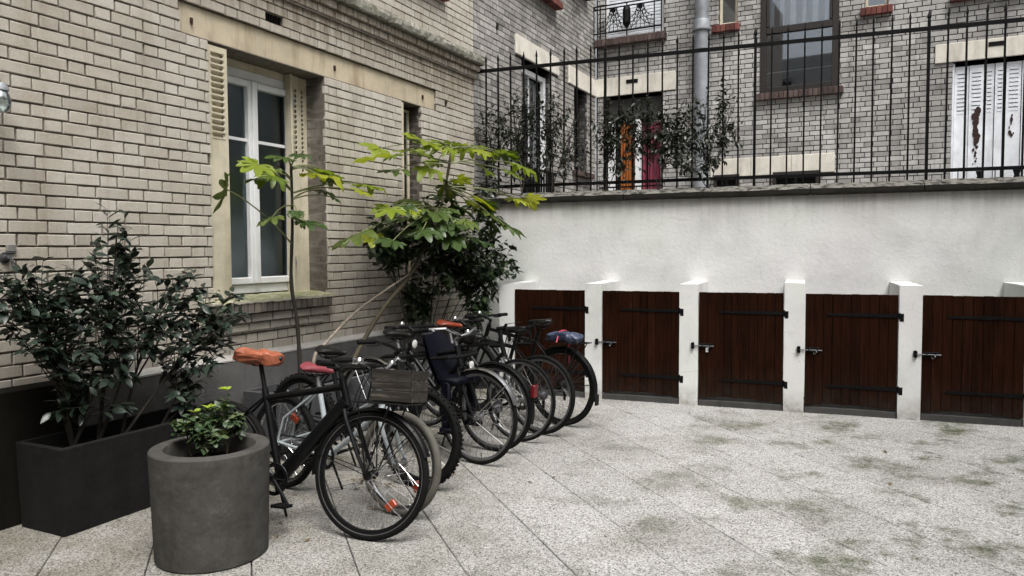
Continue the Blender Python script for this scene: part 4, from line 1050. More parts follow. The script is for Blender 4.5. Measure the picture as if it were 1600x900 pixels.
    if guard:
        mb = MB(); arc_guard(mb, fa, R+.014, 20, 185, rt*2+.016, T=T); obj('mudguard', mb, MT[guard], t, True)
        mb = MB(); mb.M = T
        for s in (-1, 1): mb.tube([fa + Vector((0, s*.05, 0)), fa + Vector(((R+.012)*math.cos(R_(165)), s*.025, (R+.012)*math.sin(R_(165))))], .0025, 5); mb.tube([fa + Vector((0, s*.05, 0)), fa + Vector(((R+.012)*math.cos(R_(45)), s*.025, (R+.012)*math.sin(R_(45))))], .0025, 5)
        obj('mudguard_stay', mb, MT[guard], t)
    if rear_guard:
        mb = MB(); arc_guard(mb, ra, R+.014, 0, 195, rt*2+.016)
        if flap: a = R_(188); q = ra + Vector(((R+.02)*math.cos(a), 0, (R+.02)*math.sin(a))); mb.cbox(tuple(q + Vector((-.004, -.03, -.075))), tuple(q + Vector((.003, .03, .02))), .002)
        obj('mudguard', mb, MT[rear_guard], t, True)
        mb = MB()
        for s in (-1, 1):
            for a in (172, 125): mb.tube([ra + Vector((0, s*.055, 0)), ra + Vector(((R+.012)*math.cos(R_(a)), s*.025, (R+.012)*math.sin(R_(a))))], .0025, 5)
        obj('mudguard_stay', mb, MT[rear_guard], t)
    if rack:
        z = 2*R + .055; mb = MB()
        for y in (-.06, 0, .06): mb.tube([ra + Vector((.18, y*.6, z-R-.005)), ra + Vector((.10, y, z-R)), ra + Vector((-.26, y, z-R))], .005, 6)
        for x in (.1, -.05, -.26): mb.tube([ra + Vector((x, -.06, z-R)), ra + Vector((x, .06, z-R))], .005, 6)
        for s in (-1, 1): mb.tube([ra + Vector((-.10, s*.06, z-R)), ra + Vector((0, s*.065, .02))], .005, 6); mb.tube([ra + Vector((-.22, s*.06, z-R)), ra + Vector((-.01, s*.065, .03))], .005, 6)
        obj('rack', mb, MT['alloy_black'], t)
    if front_rack:
        z = 2*R + .045; mb = MB(); mb.M = T
        for y in (-.11, -.04, .04, .11): mb.tube([Vector((fa.x-.08, y, z)), Vector((fa.x+.22, y, z))], .005, 6)
        for x in (-.08, .07, .22): mb.tube([Vector((fa.x+x, -.11, z)), Vector((fa.x+x, .11, z))], .005, 6)
        for s in (-1, 1): mb.tube([Vector((fa.x-.05, s*.11, z)), fa + Vector((0, s*.062, .01))], .0045, 6); mb.tube([Vector((fa.x+.14, s*.11, z)), fa + Vector((.005, s*.062, .01))], .0045, 6)
        obj('rack', mb, MT['alloy_black'], t)
    if lamp:
        q = crown + fw_*.07 + Vector((0, 0, .01)) if lamp == 'low' else cl + Vector((.05, .05, .04))
        mb = MB(); mb.M = T @ Matrix.Translation(q) @ Matrix.Rotation(math.pi/2, 4, 'Y'); mb.lathe([(0, -.035), (.016, -.03), (.028, -.005), (.032, .02), (.030, .024), (.0, .024)], 14); lo = obj('lamp', mb, MT['chrome' if lamp == 'low' else 'alloy_black'], t, True)
        mb = MB(); mb.M = T @ Matrix.Translation(q + Vector((.0245, 0, 0))) @ Matrix.Rotation(math.pi/2, 4, 'Y'); mb.lathe([(.029, 0), (.02, .006), (0, .008)], 14); obj('lamp_lens', mb, MT['clear_lens'], lo, True)
    if red_light:
        a = R_(155); q = ra + Vector(((R+.03)*math.cos(a), 0, (R+.03)*math.sin(a)))
        mb = MB(); mb.cbox(tuple(q + Vector((-.035, -.03, -.045))), tuple(q + Vector((.0, .03, .05))), .006); obj('rear_light', mb, MT['red_plastic'], t)
    # kickstand
    mb = MB(); mb.tube([bb + Vector((-.03, .03, -.02)), Vector((bb.x-.05, .17, .006 + .17*math.tan(R_(abs(lean)))))], .008, 7); obj('kickstand', mb, MT['alloy_black'], t)
    t_mw = Matrix.Translation(o) @ t.rotation_euler.to_matrix().to_4x4()
    return t, t_mw, dict(T=T, cl=cl, sc=sc, fa=fa, ra=ra, R=R, crown=crown)

bA, mA, iA = bicycle('matt black bicycle nearest the camera with an orange bag over its saddle', (-2.155, 3.45), 2, 'front', R=.345, rt=.0205, wb=1.0, rim='alloy_black', tube_r=.0205, guard='paint_black', front_rack=True, crank=-46, saddle_h=.95, lean=-10, band=True, steer=0, seed=1, bar='flat', reflect=(('front', -48, .2),), lamp='low' if False else None, paint='paint_black')
bB, mB, iB = bicycle('silver step-through bicycle with a pink saddle and pale dirty tyres', (-2.19, 3.85), -12, 'front', R=.305, rt=.022, wb=1.0, tyre='rubber_white', rim='chrome', paint='paint_silver', style='step', bar='riser', bar_mat='chrome', saddle='saddle_pink', saddle_h=.80, crank=200, seed=2, lean=-5, rear_tyre='rubber', reflect=(('front', -40, .18), ('rear', 60, .18)))
bC, mC, iC = bicycle('dark mountain bicycle with a chunky knobby front tyre beside the silver bicycle', (-2.32, 4.36), -10, 'front', R=.33, rt=.027, wb=1.08, knob=True, rim='alloy_black', spoke='spoke_dark', paint='paint_dark', bar='riser', saddle_h=.84, crank=120, seed=3, lean=-4, lamp='high')
bD, mD, iD = bicycle('dark city bicycle with a chrome front mudguard carrying the navy child seat', (-2.18, 4.99), -13, 'front', R=.343, rt=.0165, wb=1.06, paint='paint_dark', bar='swept', bar_mat='chrome', spoke='spoke_dark', guard='chrome', lamp='low', saddle_h=.90, crank=40, seed=4, lean=-4, rear_guard='chrome')
bE, mE, iE = bicycle('black bicycle with a square red rear light on its mudguard', (-2.195, 5.36), 168, 'rear', R=.338, rt=.019, wb=1.05, rear_guard='paint_black', rim='alloy', red_light=True, bar='flat', saddle_h=.86, crank=75, seed=5, lean=3, paint='paint_black', spoke='spoke_dark')
bF, mF, iF = bicycle('slim road bicycle with drop handlebars and an orange-brown saddle', (-2.12, 5.71), -13, 'front', R=.335, rt=.014, wb=1.0, bar='drop', saddle='saddle_brown', saddle_h=.91, lean=-4, paint='paint_dark', spoke='spoke_dark', fork_mat='chrome', crank=10, seed=6)
bG, mG, iG = bicycle('black bicycle between the drop-bar one and the one with the blue bag', (-2.035, 5.99), 166, 'rear', R=.335, rt=.019, wb=1.04, bar='flat', saddle_h=.86, spoke='spoke_dark', crank=150, seed=7, lean=3, rack=False)
bH, mH, iH = bicycle('black bicycle furthest from the camera with a blue bag strapped on its rear rack', (-1.96, 6.36), 163, 'rear', R=.345, rt=.02, wb=1.06, rim='alloy_black', rear_guard='paint_black', flap=True, rack=True, saddle_h=.90, spoke='spoke_dark', crank=60, seed=8, lean=2, reflect=(('rear', 70, .2),))

# things carried by the bicycles
def crumple(mb, amp, f, seed):
    out = []
    for v in mb.v:
        p = Vector(v); q = Vector((noise.noise(p*f+Vector((seed, 0, 0))), noise.noise(p*f+Vector((0, seed, 3))), noise.noise(p*f+Vector((5, 0, seed)))))
        out.append(tuple(p + q*amp))
    mb.v = out; return mb
def blob(sx, sy, sz, n=18, k=12, p=.6):
    mb = MB(); vs = []
    for i in range(k+1):
        ph = -math.pi/2 + math.pi*i/k
        for j in range(n):
            a = 2*math.pi*j/n; f = lambda c: math.copysign(abs(c)**p, c)
            vs.append((sx*f(math.cos(ph))*f(math.cos(a)), sy*f(math.cos(ph))*f(math.sin(a)), sz*f(math.sin(ph))))
    mb.add(vs, [(i*n+j, i*n+(j+1) % n, (i+1)*n+(j+1) % n, (i+1)*n+j) for i in range(k) for j in range(n)]); return mb
q = mA @ (iA['sc'] + Vector((-.005, 0, -.002)))
mb = crumple(blob(.145, .09, .042, 34, 18, .45), .020, 24, 2.2); o = obj('saddle_cover', mb, MT['orange_bag']); o.location = q; o.rotation_euler = (R_(-10), R_(4), R_(2)); tag(o, 'crumpled orange plastic bag wrapped over the black bicycle saddle', 'plastic bag')
q = mH @ (iH['ra'] + Vector((-.02, 0, iH['R'] + .093)))
bag = thing('blue_bag', 'crumpled blue bag strapped to the rear rack of the furthest bicycle', 'bag', q, R_(163))
mb = crumple(blob(.165, .085, .034, 30, 14), .035, 16, 4.1); obj('cloth', mb, MT['blue_bag'], bag)
mb = MB(); mb.tube([(.02, -.098, -.24), (.02, -.096, -.03), (.02, -.05, .052), (.02, 0, .058), (.02, .05, .052), (.02, .1, -.04)], .006, 6); obj('strap', mb, MT['pink_strap'], bag)
q = mA @ (iA['T'] @ Vector((iA['fa'].x + .14, 0, 2*iA['R'] + .054)))
q = Vector((q.x, q.y, q.z)); crate = thing('wooden_crate', 'weathered grey wooden crate on the front rack of the black bicycle', 'crate', q, R_(2)); crate.rotation_euler = (R_(-10), 0, R_(2))
cl_, cw, ch = .115, .105, .172
for s in (-1, 1):
    for k in range(3):
        mb = MB(); mb.cbox((-cl_, s*cw-.006, .004+k*ch/3), (cl_, s*cw+.006, (k+1)*ch/3 - .0005), .0015); obj('board', mb, MT['crate_wood'], crate)
        mb = MB(); mb.cbox((s*cl_-.006, -cw+.0075, .004+k*ch/3), (s*cl_+.006, cw-.0075, (k+1)*ch/3 - .0005), .0015); obj('board', mb, MT['crate_wood'], crate)
mb = MB(); mb.box((-cl_+.007, -cw+.007, .0), (cl_-.007, cw-.007, .008)); obj('base', mb, MT['crate_wood'], crate)
# child seat
q = mD @ (iD['crown'] + Vector((-.13, 0, -.02)))
cs_ = thing('child_seat', 'dark navy child seat fixed between the handlebars and the crate', 'child seat', q, R_(-13))
mb = MB(); vs = []; nU, nV = 10, 14
for i in range(nU+1):
    for j in range(nV+1):
        u = -1 + 2*i/nU; v = j/nV
        w = .17*(1 - .35*max(0, v-.55)**1.0*1.6); x = -.02 - .16*v + .10*abs(u)**2.2*(1-.3*v); vs.append((x, u*w, -.06 + v*.34 - .05*abs(u)**3))
mb.add(vs, [(i*(nV+1)+j, (i+1)*(nV+1)+j, (i+1)*(nV+1)+j+1, i*(nV+1)+j+1) for i in range(nU) for j in range(nV)])
vs2 = [(x-.025, y*1.04, z) for x, y, z in vs]; mb.add(vs2, [(i*(nV+1)+j, (i+1)*(nV+1)+j, (i+1)*(nV+1)+j+1, i*(nV+1)+j+1) for i in range(nU) for j in range(nV)])
obj('backrest', mb, MT['navy'], cs_, True)
mb = MB(); mb.cbox((-.02, -.16, -.09), (.20, .16, -.03), .02); obj('seat', mb, MT['navy'], cs_, True)
for s in (-1, 1):
    mb = MB(); mb.cbox((.06, s*.15-.018, -.40), (.14, s*.15+.018, -.06), .012); mb.cbox((.06, s*.15-.04, -.43), (.19, s*.15+.03, -.395), .008); obj('footrest', mb, MT['navy'], cs_, True)
mb = MB(); mb.tube([(-.02, -.17, .10), (.14, -.17, .12), (.2, -.10, .125), (.2, .10, .125), (.14, .17, .12), (-.02, .17, .10)], .013, 8); obj('safety_bar', mb, MT['rubber'], cs_, True)

# ------------------------------------------------------------------ planters
def LWp(u, o, z): v = Vector((-4.4706, 0, 0)) + UD*u + UN*o; return Vector((v.x, v.y, z))
def trough(label, u0, u1, o0, o1, h, mat):
    a = -math.atan2(.08797, .99612)
    t = thing('planter_box', label, 'planter', LWp((u0+u1)/2, (o0+o1)/2, 0), a)
    L_, D = (u1-u0)/2, (o1-o0)/2; th = .028
    mb = MB(); bm = bmesh.new()
    ring = lambda d, l, z: [(-d, -l, z), (d, -l, z), (d, l, z), (-d, l, z)]
    vs = ring(D-.012, L_-.012, 0) + ring(D, L_, h-.006) + ring(D-.005, L_-.005, h) + ring(D-th, L_-th, h) + ring(D-th, L_-th, h-.09)
    fs = [(0, 3, 2, 1)]
    for r in range(4): fs += [(r*4+k, r*4+(k+1) % 4, r*4+4+(k+1) % 4, r*4+4+k) for k in range(4)]
    mb.add(vs, fs); obj('trough', mb, mat, t)
    mb = MB(); n = 24; vs = [(-D+th+.001+(2*D-2*th-.002)*j/6, -L_+th+.001+(2*L_-2*th-.002)*i/n, h-.075+noise.noise(Vector((i*.6, j*.9, L_)))*.018) for i in range(n+1) for j in range(7)]
    mb.add(vs, [(i*7+j, i*7+j+1, (i+1)*7+j+1, (i+1)*7+j) for i in range(n) for j in range(6)]); obj('soil', mb, MT['soil'], t, True)
    return t
trough('long black planter box against the wall under the dark shrub', 2.965, 4.13, .10, .50, .487, MT['planter_box'])
trough('grey planter box along the wall behind the bicycles', 4.66, 7.3, .10, .50, .49, MT['planter_grey'])
rp = thing('round_planter', 'round grey concrete planter in the left foreground', 'planter', (-2.815, 3.04, 0))
mb = MB(); mb.lathe([(.0, 0), (.268, 0), (.275, .008), (.291, .54), (.291, .552), (.286, .558), (.224, .558), (.219, .552), (.212, .40), (.0, .40)], 72); obj('pot', mb, MT['planter_round'], rp, True)
mb = MB(); mb.lathe([(.214, .47), (.15, .482), (.07, .476), (0, .485)], 24); mb = crumple(mb, .012, 14, 1); obj('soil', mb, MT['soil'], rp, True)

# ------------------------------------------------------------------ plants
def leaf_mesh(name, L_, W_, mats, fold=.25, curl=.25, seed=0):
    rg = random.Random(seed); mb = MB(); vs = []
    prof = [(0, .08), (.22, .78), (.5, 1), (.78, .62), (1, .03)]
    for x, w in prof:
        z = -curl*L_*x*x + rg.uniform(-.02, .02)*L_
        for s in (-1, 0, 1): vs.append((x*L_, s*w*W_/2, z + abs(s)*w*W_/2*fold + rg.uniform(-.02, .02)*L_))
    mb.add(vs, [(i*3+k, (i+1)*3+k, (i+1)*3+k+1, i*3+k+1) for i in range(4) for k in range(2)])
    me = bpy.data.meshes.new(name); me.from_pydata(mb.v, [], mb.f); me.materials.append(mats); me.polygons.foreach_set('use_smooth', [True]*len(me.polygons)); return me
def leaf_frame(pos, d, up, roll, sc):
    d = d.normalized(); y = up.cross(d)
    y = y.normalized() if y.length > 1e-4 else d.orthogonal().normalized()
    z = d.cross(y); Mx = Matrix((d, y, z)).transposed().to_4x4() @ Matrix.Rotation(roll, 4, 'X') @ Matrix.Scale(sc, 4); Mx.translation = pos; return Mx
def rin(rg):
    while True:
        v = Vector((rg.uniform(-1, 1), rg.uniform(-1, 1), rg.uniform(-1, 1)))
        if v.length < 1: return v
def shrub(t, stems, lobes, leaves, stem_mat, seed, per=9, r0=.010, parts=300, wall=True, droop=.35, twig_r=.0022, minout=.03, ymax=None, part_name='leaf', sizes=(.75, 1.2), s_min=.35):
    """stems: list of base points; lobes: (stem index, centre, radii, twigs). leaves: meshes"""
    rg = random.Random(seed); org = t.location; L_ = []
    wood = MB()
    def clampw(p):
        if wall:
            q = (p - Vector((-4.4706, 0, 0))).dot(UN)
            if q < minout: p = p + UN*(minout - q)
        if ymax is not None and p.y > ymax: p.y = ymax
        return p
    for si, c, rad, nt_ in lobes:
        c = Vector(c); base = Vector(stems[si]); mid = base.lerp(c, .5) + Vector((rg.uniform(-.06, .06), rg.uniform(-.06, .06), rg.uniform(.0, .08)))
        main = [base, mid, c]
        fine = [base*(1-s)**2 + mid*2*s*(1-s) + c*s*s for s in [i/8 for i in range(9)]]
        wood.tube([p - org for p in fine], [r0*(1-.6*i/8) for i in range(9)], 6)
        for _ in range(nt_):
            v = rin(rg); v = v.normalized()*(v.length**.45)
            tgt = clampw(c + Vector((v.x*rad[0], v.y*rad[1], v.z*rad[2])))
            s0 = rg.uniform(s_min, 1); k = min(7, int(s0*8)); st = fine[k].lerp(fine[k+1], s0*8-k)
            m2 = st.lerp(tgt, .55) + Vector((rg.uniform(-.05, .05), rg.uniform(-.05, .05), rg.uniform(.0, .07)))
            pts = [clampw(st*(1-s)**2 + m2*2*s*(1-s) + tgt*s*s) for s in (0, .25, .5, .75, 1)]
            wood.tube([p - org for p in pts], [twig_r*1.8, twig_r*1.5, twig_r*1.2, twig_r, twig_r*.6], 4, cap=False)
            ln = (tgt - st).length; n = max(3, int(per*rg.uniform(.7, 1.3)))
            for j in range(n):
                s = 1 - (j/n)**1.0*min(.85, .28/max(.1, ln)) if n > 1 else 1
                s = max(.15, s - rg.uniform(0, .05)); p = st*(1-s)**2 + m2*2*s*(1-s) + tgt*s*s
                tan = ((tgt - m2)*s + (m2 - st)*(1-s)).normalized(); side = tan.cross(Vector((0, 0, 1)))
                side = side.normalized() if side.length > .01 else Vector((1, 0, 0))
                d = tan*rg.uniform(.1, .7) + side*(1 if j % 2 else -1)*rg.uniform(.5, 1) + Vector((0, 0, rg.uniform(-droop-.25, .35))) + rin(rg)*.35
                p = clampw(p)
                if wall:
                    q = (p - Vector((-4.4706, 0, 0))).dot(UN)
                    if q < minout + .06 and d.dot(UN) < 0: d = d - UN*d.dot(UN)*1.3
                L_.append(leaf_frame(p, d, Vector((rg.uniform(-.5, .5), rg.uniform(-.5, .5), 1)).normalized(), rg.uniform(-.5, .5), rg.uniform(*sizes)))
    obj('branches', wood, stem_mat, t, True)
    def vis(m):
        q = pix(m.translation); return q[2] if q and 0 < q[0] < 1600 and 0 < q[1] < 900 else 1e9
    L_.sort(key=vis)
    inv = Matrix.Translation(-org)
    for m in L_[:parts]: link(part_name, rg.choice(leaves), t, inv @ m)
    mb = MB(); mats = leaves[0].materials[0]; raw = [([v.co.copy() for v in me.vertices], [tuple(p.vertices) for p in me.polygons]) for me in leaves]
    for m in L_[parts:]:
        vs, fs = rg.choice(raw); mm = inv @ m; mb.add([mm @ v for v in vs], fs)
    if mb.v:
        me = bpy.data.meshes.new('foliage'); me.from_pydata(mb.v, [], mb.f); me.materials.append(mats); me.polygons.foreach_set('use_smooth', [True]*len(me.polygons)); o = link('foliage', me, t); o['kind'] = 'stuff'
    return L_

camel = [leaf_mesh('camellia_leaf', .078, .036, MT['leaf_camellia'], .22, .2, i) for i in range(4)]
t = thing('shrub', 'dark glossy-leaved shrub growing in the long black planter box', 'shrub', LWp(3.4, .3, .41))
shrub(t, [LWp(3.18, .28, .41), LWp(3.32, .30, .41), LWp(3.45, .33, .41), LWp(3.75, .3, .41)],
      [(0, (-3.88, 2.96, 1.34), (.18, .36, .19), 38), (0, (-3.80, 3.04, 1.10), (.22, .36, .22), 34), (0, (-3.86, 2.86, 1.30), (.14, .22, .20), 14), (1, (-3.85, 3.38, 1.40), (.16, .30, .20), 24), (1, (-3.86, 3.44, 1.64), (.07, .14, .20), 9),
       (2, (-3.74, 3.68, 1.28), (.18, .36, .22), 32), (2, (-3.66, 4.02, 1.12), (.18, .36, .20), 30), (1, (-3.74, 3.45, 1.06), (.20, .38, .22), 24), (3, (-3.68, 3.82, .90), (.20, .34, .20), 18), (0, (-3.80, 3.2, .88), (.18, .28, .20), 14), (0, (-3.8, 3.2, .66), (.14, .26, .14), 7), (3, (-3.6, 3.82, .64), (.14, .34, .10), 5)],
      camel, MT['stem_dark'], 41, per=10, r0=.011)
corner = [leaf_mesh('corner_leaf', .082, .042, MT['leaf_corner'], .2, .25, 10+i) for i in range(4)]
t = thing('shrub', 'dense dark climbing shrub filling the corner behind the bicycles', 'shrub', LWp(6.9, .28, .42))
shrub(t, [LWp(6.75, .25, .42), LWp(7.0, .28, .42), LWp(7.15, .25, .42)],
      [(0, (-3.64, 6.40, 1.72), (.16, .55, .24), 50), (0, (-3.66, 6.25, 1.58), (.12, .36, .16), 26), (1, (-3.50, 6.95, 1.66), (.26, .58, .34), 72), (1, (-3.28, 7.40, 1.58), (.28, .50, .40), 72), (2, (-3.22, 7.55, 1.22), (.24, .44, .32), 46), (1, (-3.40, 7.10, 1.38), (.26, .44, .28), 36),
       (0, (-3.66, 6.78, 1.10), (.05, .07, .32), 16), (1, (-3.62, 6.98, 1.05), (.05, .08, .34), 18), (2, (-3.22, 7.5, .88), (.12, .2, .2), 22), (1, (-3.5, 7.2, 1.95), (.2, .5, .2), 30), (2, (-3.25, 8.0, 1.65), (.15, .2, .4), 14), (2, (-3.45, 8.2, 2.1), (.2, .15, .18), 18), (2, (-2.98, 7.7, 1.45), (.12, .2, .22), 14)],
      corner, MT['stem_dark'], 42, per=9, r0=.006, ymax=8.40, s_min=.68, droop=.6)
vine = [leaf_mesh('vine_leaf', .060, .027, MT['leaf_vine'], .2, .3, 20+i) for i in range(4)]
t = thing('climbing_vine', 'straggly climbing vine on the left end of the iron railing', 'vine', (-3.3, 8.58, 2.2))
shrub(t, [(-3.45, 8.5, 2.15), (-3.1, 8.5, 2.2), (-2.75, 8.56, 2.22)],
      [(0, (-3.52, 8.56, 2.9), (.22, .10, .55), 56), (1, (-3.18, 8.56, 3.04), (.34, .12, .50), 84), (2, (-2.80, 8.56, 3.0), (.30, .12, .50), 78), (0, (-3.5, 8.5, 2.28), (.24, .1, .24), 30), (2, (-2.5, 8.56, 2.75), (.22, .10, .45), 38), (1, (-3.05, 8.56, 2.55), (.36, .08, .28), 30)],
      vine, MT['stem_dark'], 43, per=6, r0=.007, wall=False, twig_r=.0017, droop=.6)
t = thing('climbing_vine', 'climbing vine tangled across the middle of the iron railing beside the drainpipe', 'vine', (-1.6, 8.58, 2.2))
shrub(t, [(-2.1, 8.56, 2.2), (-1.5, 8.56, 2.2), (-.95, 8.56, 2.2)],
      [(0, (-2.04, 8.56, 2.98), (.28, .12, .34), 66), (1, (-1.66, 8.56, 2.96), (.36, .12, .32), 84), (1, (-1.30, 8.56, 2.82), (.34, .12, .38), 84), (2, (-1.0, 8.56, 2.88), (.32, .10, .48), 54), (2, (-.75, 8.56, 2.95), (.20, .08, .48), 26), (2, (-1.1, 8.56, 2.5), (.32, .08, .24), 26), (0, (-1.95, 8.56, 2.6), (.40, .08, .30), 30)],
      vine, MT['stem_dark'], 44, per=7, r0=.006, wall=False, twig_r=.0017, droop=.6)
eu = [leaf_mesh('euonymus_leaf', .046, .027, MT['leaf_euonymus'], .15, .15, 30+i) for i in range(3)]
t = thing('plant', 'small leafy plant with yellow-green tips in the round planter', 'plant', (-2.86, 3.10, .48))
b0 = Vector((-2.88, 3.10, .478))
shrub(t, [b0 + Vector((-.09, -.03, 0)), b0 + Vector((-.02, .02, 0)), b0 + Vector((.07, .05, 0)), b0 + Vector((.02, -.03, 0))],
      [(0, b0 + Vector((-.08, -.05, .16)), (.06, .06, .06), 16), (1, b0 + Vector((-.02, .02, .19)), (.06, .07, .07), 18), (2, b0 + Vector((.09, .07, .16)), (.06, .06, .06), 16), (3, b0 + Vector((.03, -.03, .10)), (.09, .06, .06), 14), (2, b0 + Vector((.05, .06, .27)), (.03, .03, .06), 3)],
      eu, MT['stem_green'], 45, per=9, r0=.004, wall=False, twig_r=.0014, droop=0)
yg = leaf_mesh('young_leaf', .05, .03, MT['leaf_young'], .3, .1, 5)
rg = random.Random(3)
for c, n in ((b0 + Vector((-.06, -.03, .235)), 5), (b0 + Vector((.0, .0, .255)), 4), (b0 + Vector((.055, .07, .34)), 7)):
    for k in range(n):
        a = rg.uniform(0, 6.28); m = leaf_frame(c, Vector((math.cos(a), math.sin(a), .5)), Vector((0, 0, 1)), rg.uniform(-.4, .4), rg.uniform(.7, 1)); link('young_leaf', yg, t, Matrix.Translation(-t.location) @ m)

# large palmate leaves
def palm_mesh(seed, mat, R=.20):
    rg = random.Random(seed); vs = [(0, 0, 0)]; fs = []; lob = [-140, -104, -68, -33, 0, 33, 68, 104, 140]
    rad = [.55, .72, .88, .97, 1.02, .97, .88, .72, .55]; ring = []
    def P(a, r, z): a = R_(a); return (r*R*math.cos(a), r*R*math.sin(a), z*R)
    droop = rg.uniform(.10, .30)
    for a, r in zip(lob, rad):
        r *= rg.uniform(.78, 1.15); a += rg.uniform(-5, 5); dz = -droop*r*r*rg.uniform(.4, 1.8)
        ring.append((P(a-17, r*.56, .03 - droop*.2), P(a-14, r*.74, .05 - droop*.45 + rg.uniform(-.02, .03)), P(a-7, r*.91, .01 + dz*.8), P(a, r, dz + rg.uniform(-.05, .05)), P(a+7, r*.91, .01 + dz*.8), P(a+14, r*.74, .05 - droop*.45 + rg.uniform(-.02, .03)), P(a+17, r*.56, .03 - droop*.2), P(a, r*.5, -.03 - droop*.17), P(a, r*.77, -.02 - droop*.5)))
    for L9 in ring:
        b = len(vs); vs += L9
        fs += [(0, b, b+7), (0, b+7, b+6), (b, b+1, b+8, b+7), (b+7, b+8, b+5, b+6), (b+1, b+2, b+8), (b+8, b+4, b+5), (b+2, b+3, b+8), (b+8, b+3, b+4)]
    for i in range(len(ring)-1):
        b, c = 1 + i*9, 1 + (i+1)*9; fs.append((0, b+6, c))
        q = len(vs); m = (Vector(vs[b+6]) + Vector(vs[c]))*.5*1.18; vs.append((m.x, m.y, m.z)); fs.append((b+6, q, c))
    me = bpy.data.meshes.new('palmate_leaf'); me.from_pydata(vs, [], fs); me.materials.append(mat); me.polygons.foreach_set('use_smooth', [True]*len(me.polygons)); return me
PB = [palm_mesh(i, MT['leaf_fatsia']) for i in range(4)]; PD = [palm_mesh(10+i, MT['leaf_fatsia_dark']) for i in range(3)]
def curve(pts, n=6):
    pts = [Vector(p) for p in pts]; out = []
    for i in range(len(pts)-1):
        p0, p1, p2, p3 = pts[max(i-1, 0)], pts[i], pts[i+1], pts[min(i+2, len(pts)-1)]
        for k in range(n):
            s = k/n; out.append(.5*((2*p1) + (p2-p0)*s + (2*p0-5*p1+4*p2-p3)*s*s + (3*p1-p0-3*p2+p3)*s**3))
    return out + [pts[-1]]
def fatsia(label, stems, leaves, seed, extra=0):
    rg = random.Random(seed); base = Vector(stems[0][0][0]); t = thing('plant', label, 'plant', base)
    for pts, r, mat in stems:
        c = curve(pts); mb = MB(); mb.tube([p - base for p in c], [r*(1-.45*i/len(c))*rg.uniform(.9, 1.12) for i in range(len(c))], 9); obj('stem', mb, MT[mat], t, True)
    more = []
    for src, pos, sc, dark, tilt in leaves:
        more.append((src, pos, sc, dark, tilt))
        if tilt < 1:
            for _ in range(extra): more.append((src, Vector(pos).lerp(Vector(src), rg.uniform(.1, .5)) + Vector((rg.uniform(-.12, .2), rg.uniform(-.22, .22), rg.uniform(-.10, .06))), sc*rg.uniform(.6, .85), dark if rg.random() < .75 else not dark, tilt + rg.uniform(-.1, .25)))
    for src, pos, sc, dark, tilt in more:
        src, pos = Vector(src), Vector(pos); d = pos - src; hd = Vector((d.x, d.y, 0))
        if hd.length < .01: hd = Vector((1, 0, 0))
        hd.normalize(); d2 = (hd + Vector((0, 0, -tilt + rg.uniform(-.15, .15)))).normalized()
        up = Vector((rg.uniform(-.35, .35) + .06, rg.uniform(-.35, .35) - .08, 1)).normalized()
        if tilt > 1: up = Vector((.5, .6, .15)).normalized()
        m = leaf_frame(pos - d2*.05*sc, d2, up, rg.uniform(-.25, .25), sc)
        link('leaf', rg.choice(PD if dark else PB), t, Matrix.Translation(-base) @ m)
        p1 = pos - d2*.05*sc; mid = src.lerp(p1, .5) + Vector((0, 0, .05 + .12*d.length*.3)); mb = MB()
        mb.tube([src*(1-s)**2 + mid*2*s*(1-s) + p1*s*s - base for s in [i/7 for i in range(8)]], [.0075, .0068, .006, .0056, .0052, .005, .0046, .004], 6); obj('petiole', mb, MT['petiole'], t, True)
    return t
s1 = [[-3.698, 4.993, .42], [-3.699, 4.984, .701], [-3.701, 4.963, 1.008], [-3.706, 4.907, 1.313], [-3.704, 4.933, 1.762], [-3.704, 4.931, 2.22]]
fatsia('tall single-stemmed plant with lobed leaves in front of the white window', [(s1, .019, 'stem_dark')],
       [((-3.704, 4.93, 1.60), (-3.60, 4.07, 1.93), .95, True, 1.6), ((-3.704, 4.93, 2.02), (-3.62, 4.40, 2.15), 1.05, False, .25), ((-3.704, 4.93, 2.18), (-3.50, 5.06, 2.15), 1.25, False, .1),
        ((-3.704, 4.93, 2.2), (-3.74, 4.85, 2.27), .8, True, .1), ((-3.704, 4.93, 1.9), (-3.62, 4.56, 1.79), .8, True, .2), ((-3.704, 4.93, 1.8), (-3.53, 4.92, 1.77), .9, True, .25),
        ((-3.704, 4.93, 2.0), (-3.50, 5.75, 2.12), 1.0, False, .15), ((-3.704, 4.93, 1.95), (-3.62, 5.25, 2.03), .6, True, .3), ((-3.704, 4.93, 2.2), (-3.66, 5.38, 2.2), 1.0, False, .1), ((-3.704, 4.93, 2.1), (-3.66, 4.62, 2.1), .8, False, .2)], 1, 1)
s2 = [[-3.679, 5.553, .42], [-3.646, 5.812, .72], [-3.598, 6.125, 1.028], [-3.535, 6.507, 1.312], [-3.467, 6.817, 1.687], [-3.43, 7.01, 2.015], [-3.41, 7.125, 2.35], [-3.402, 7.209, 2.62]]
s2b = [[-3.623, 5.052, .42], [-3.621, 5.07, .70], [-3.608, 5.219, .805], [-3.588, 5.674, 1.038], [-3.535, 6.507, 1.325]]
A_, B_, C_, D_ = (-3.405, 7.18, 2.6), (-3.405, 7.15, 2.45), (-3.42, 7.05, 2.2), (-3.44, 6.95, 1.95)
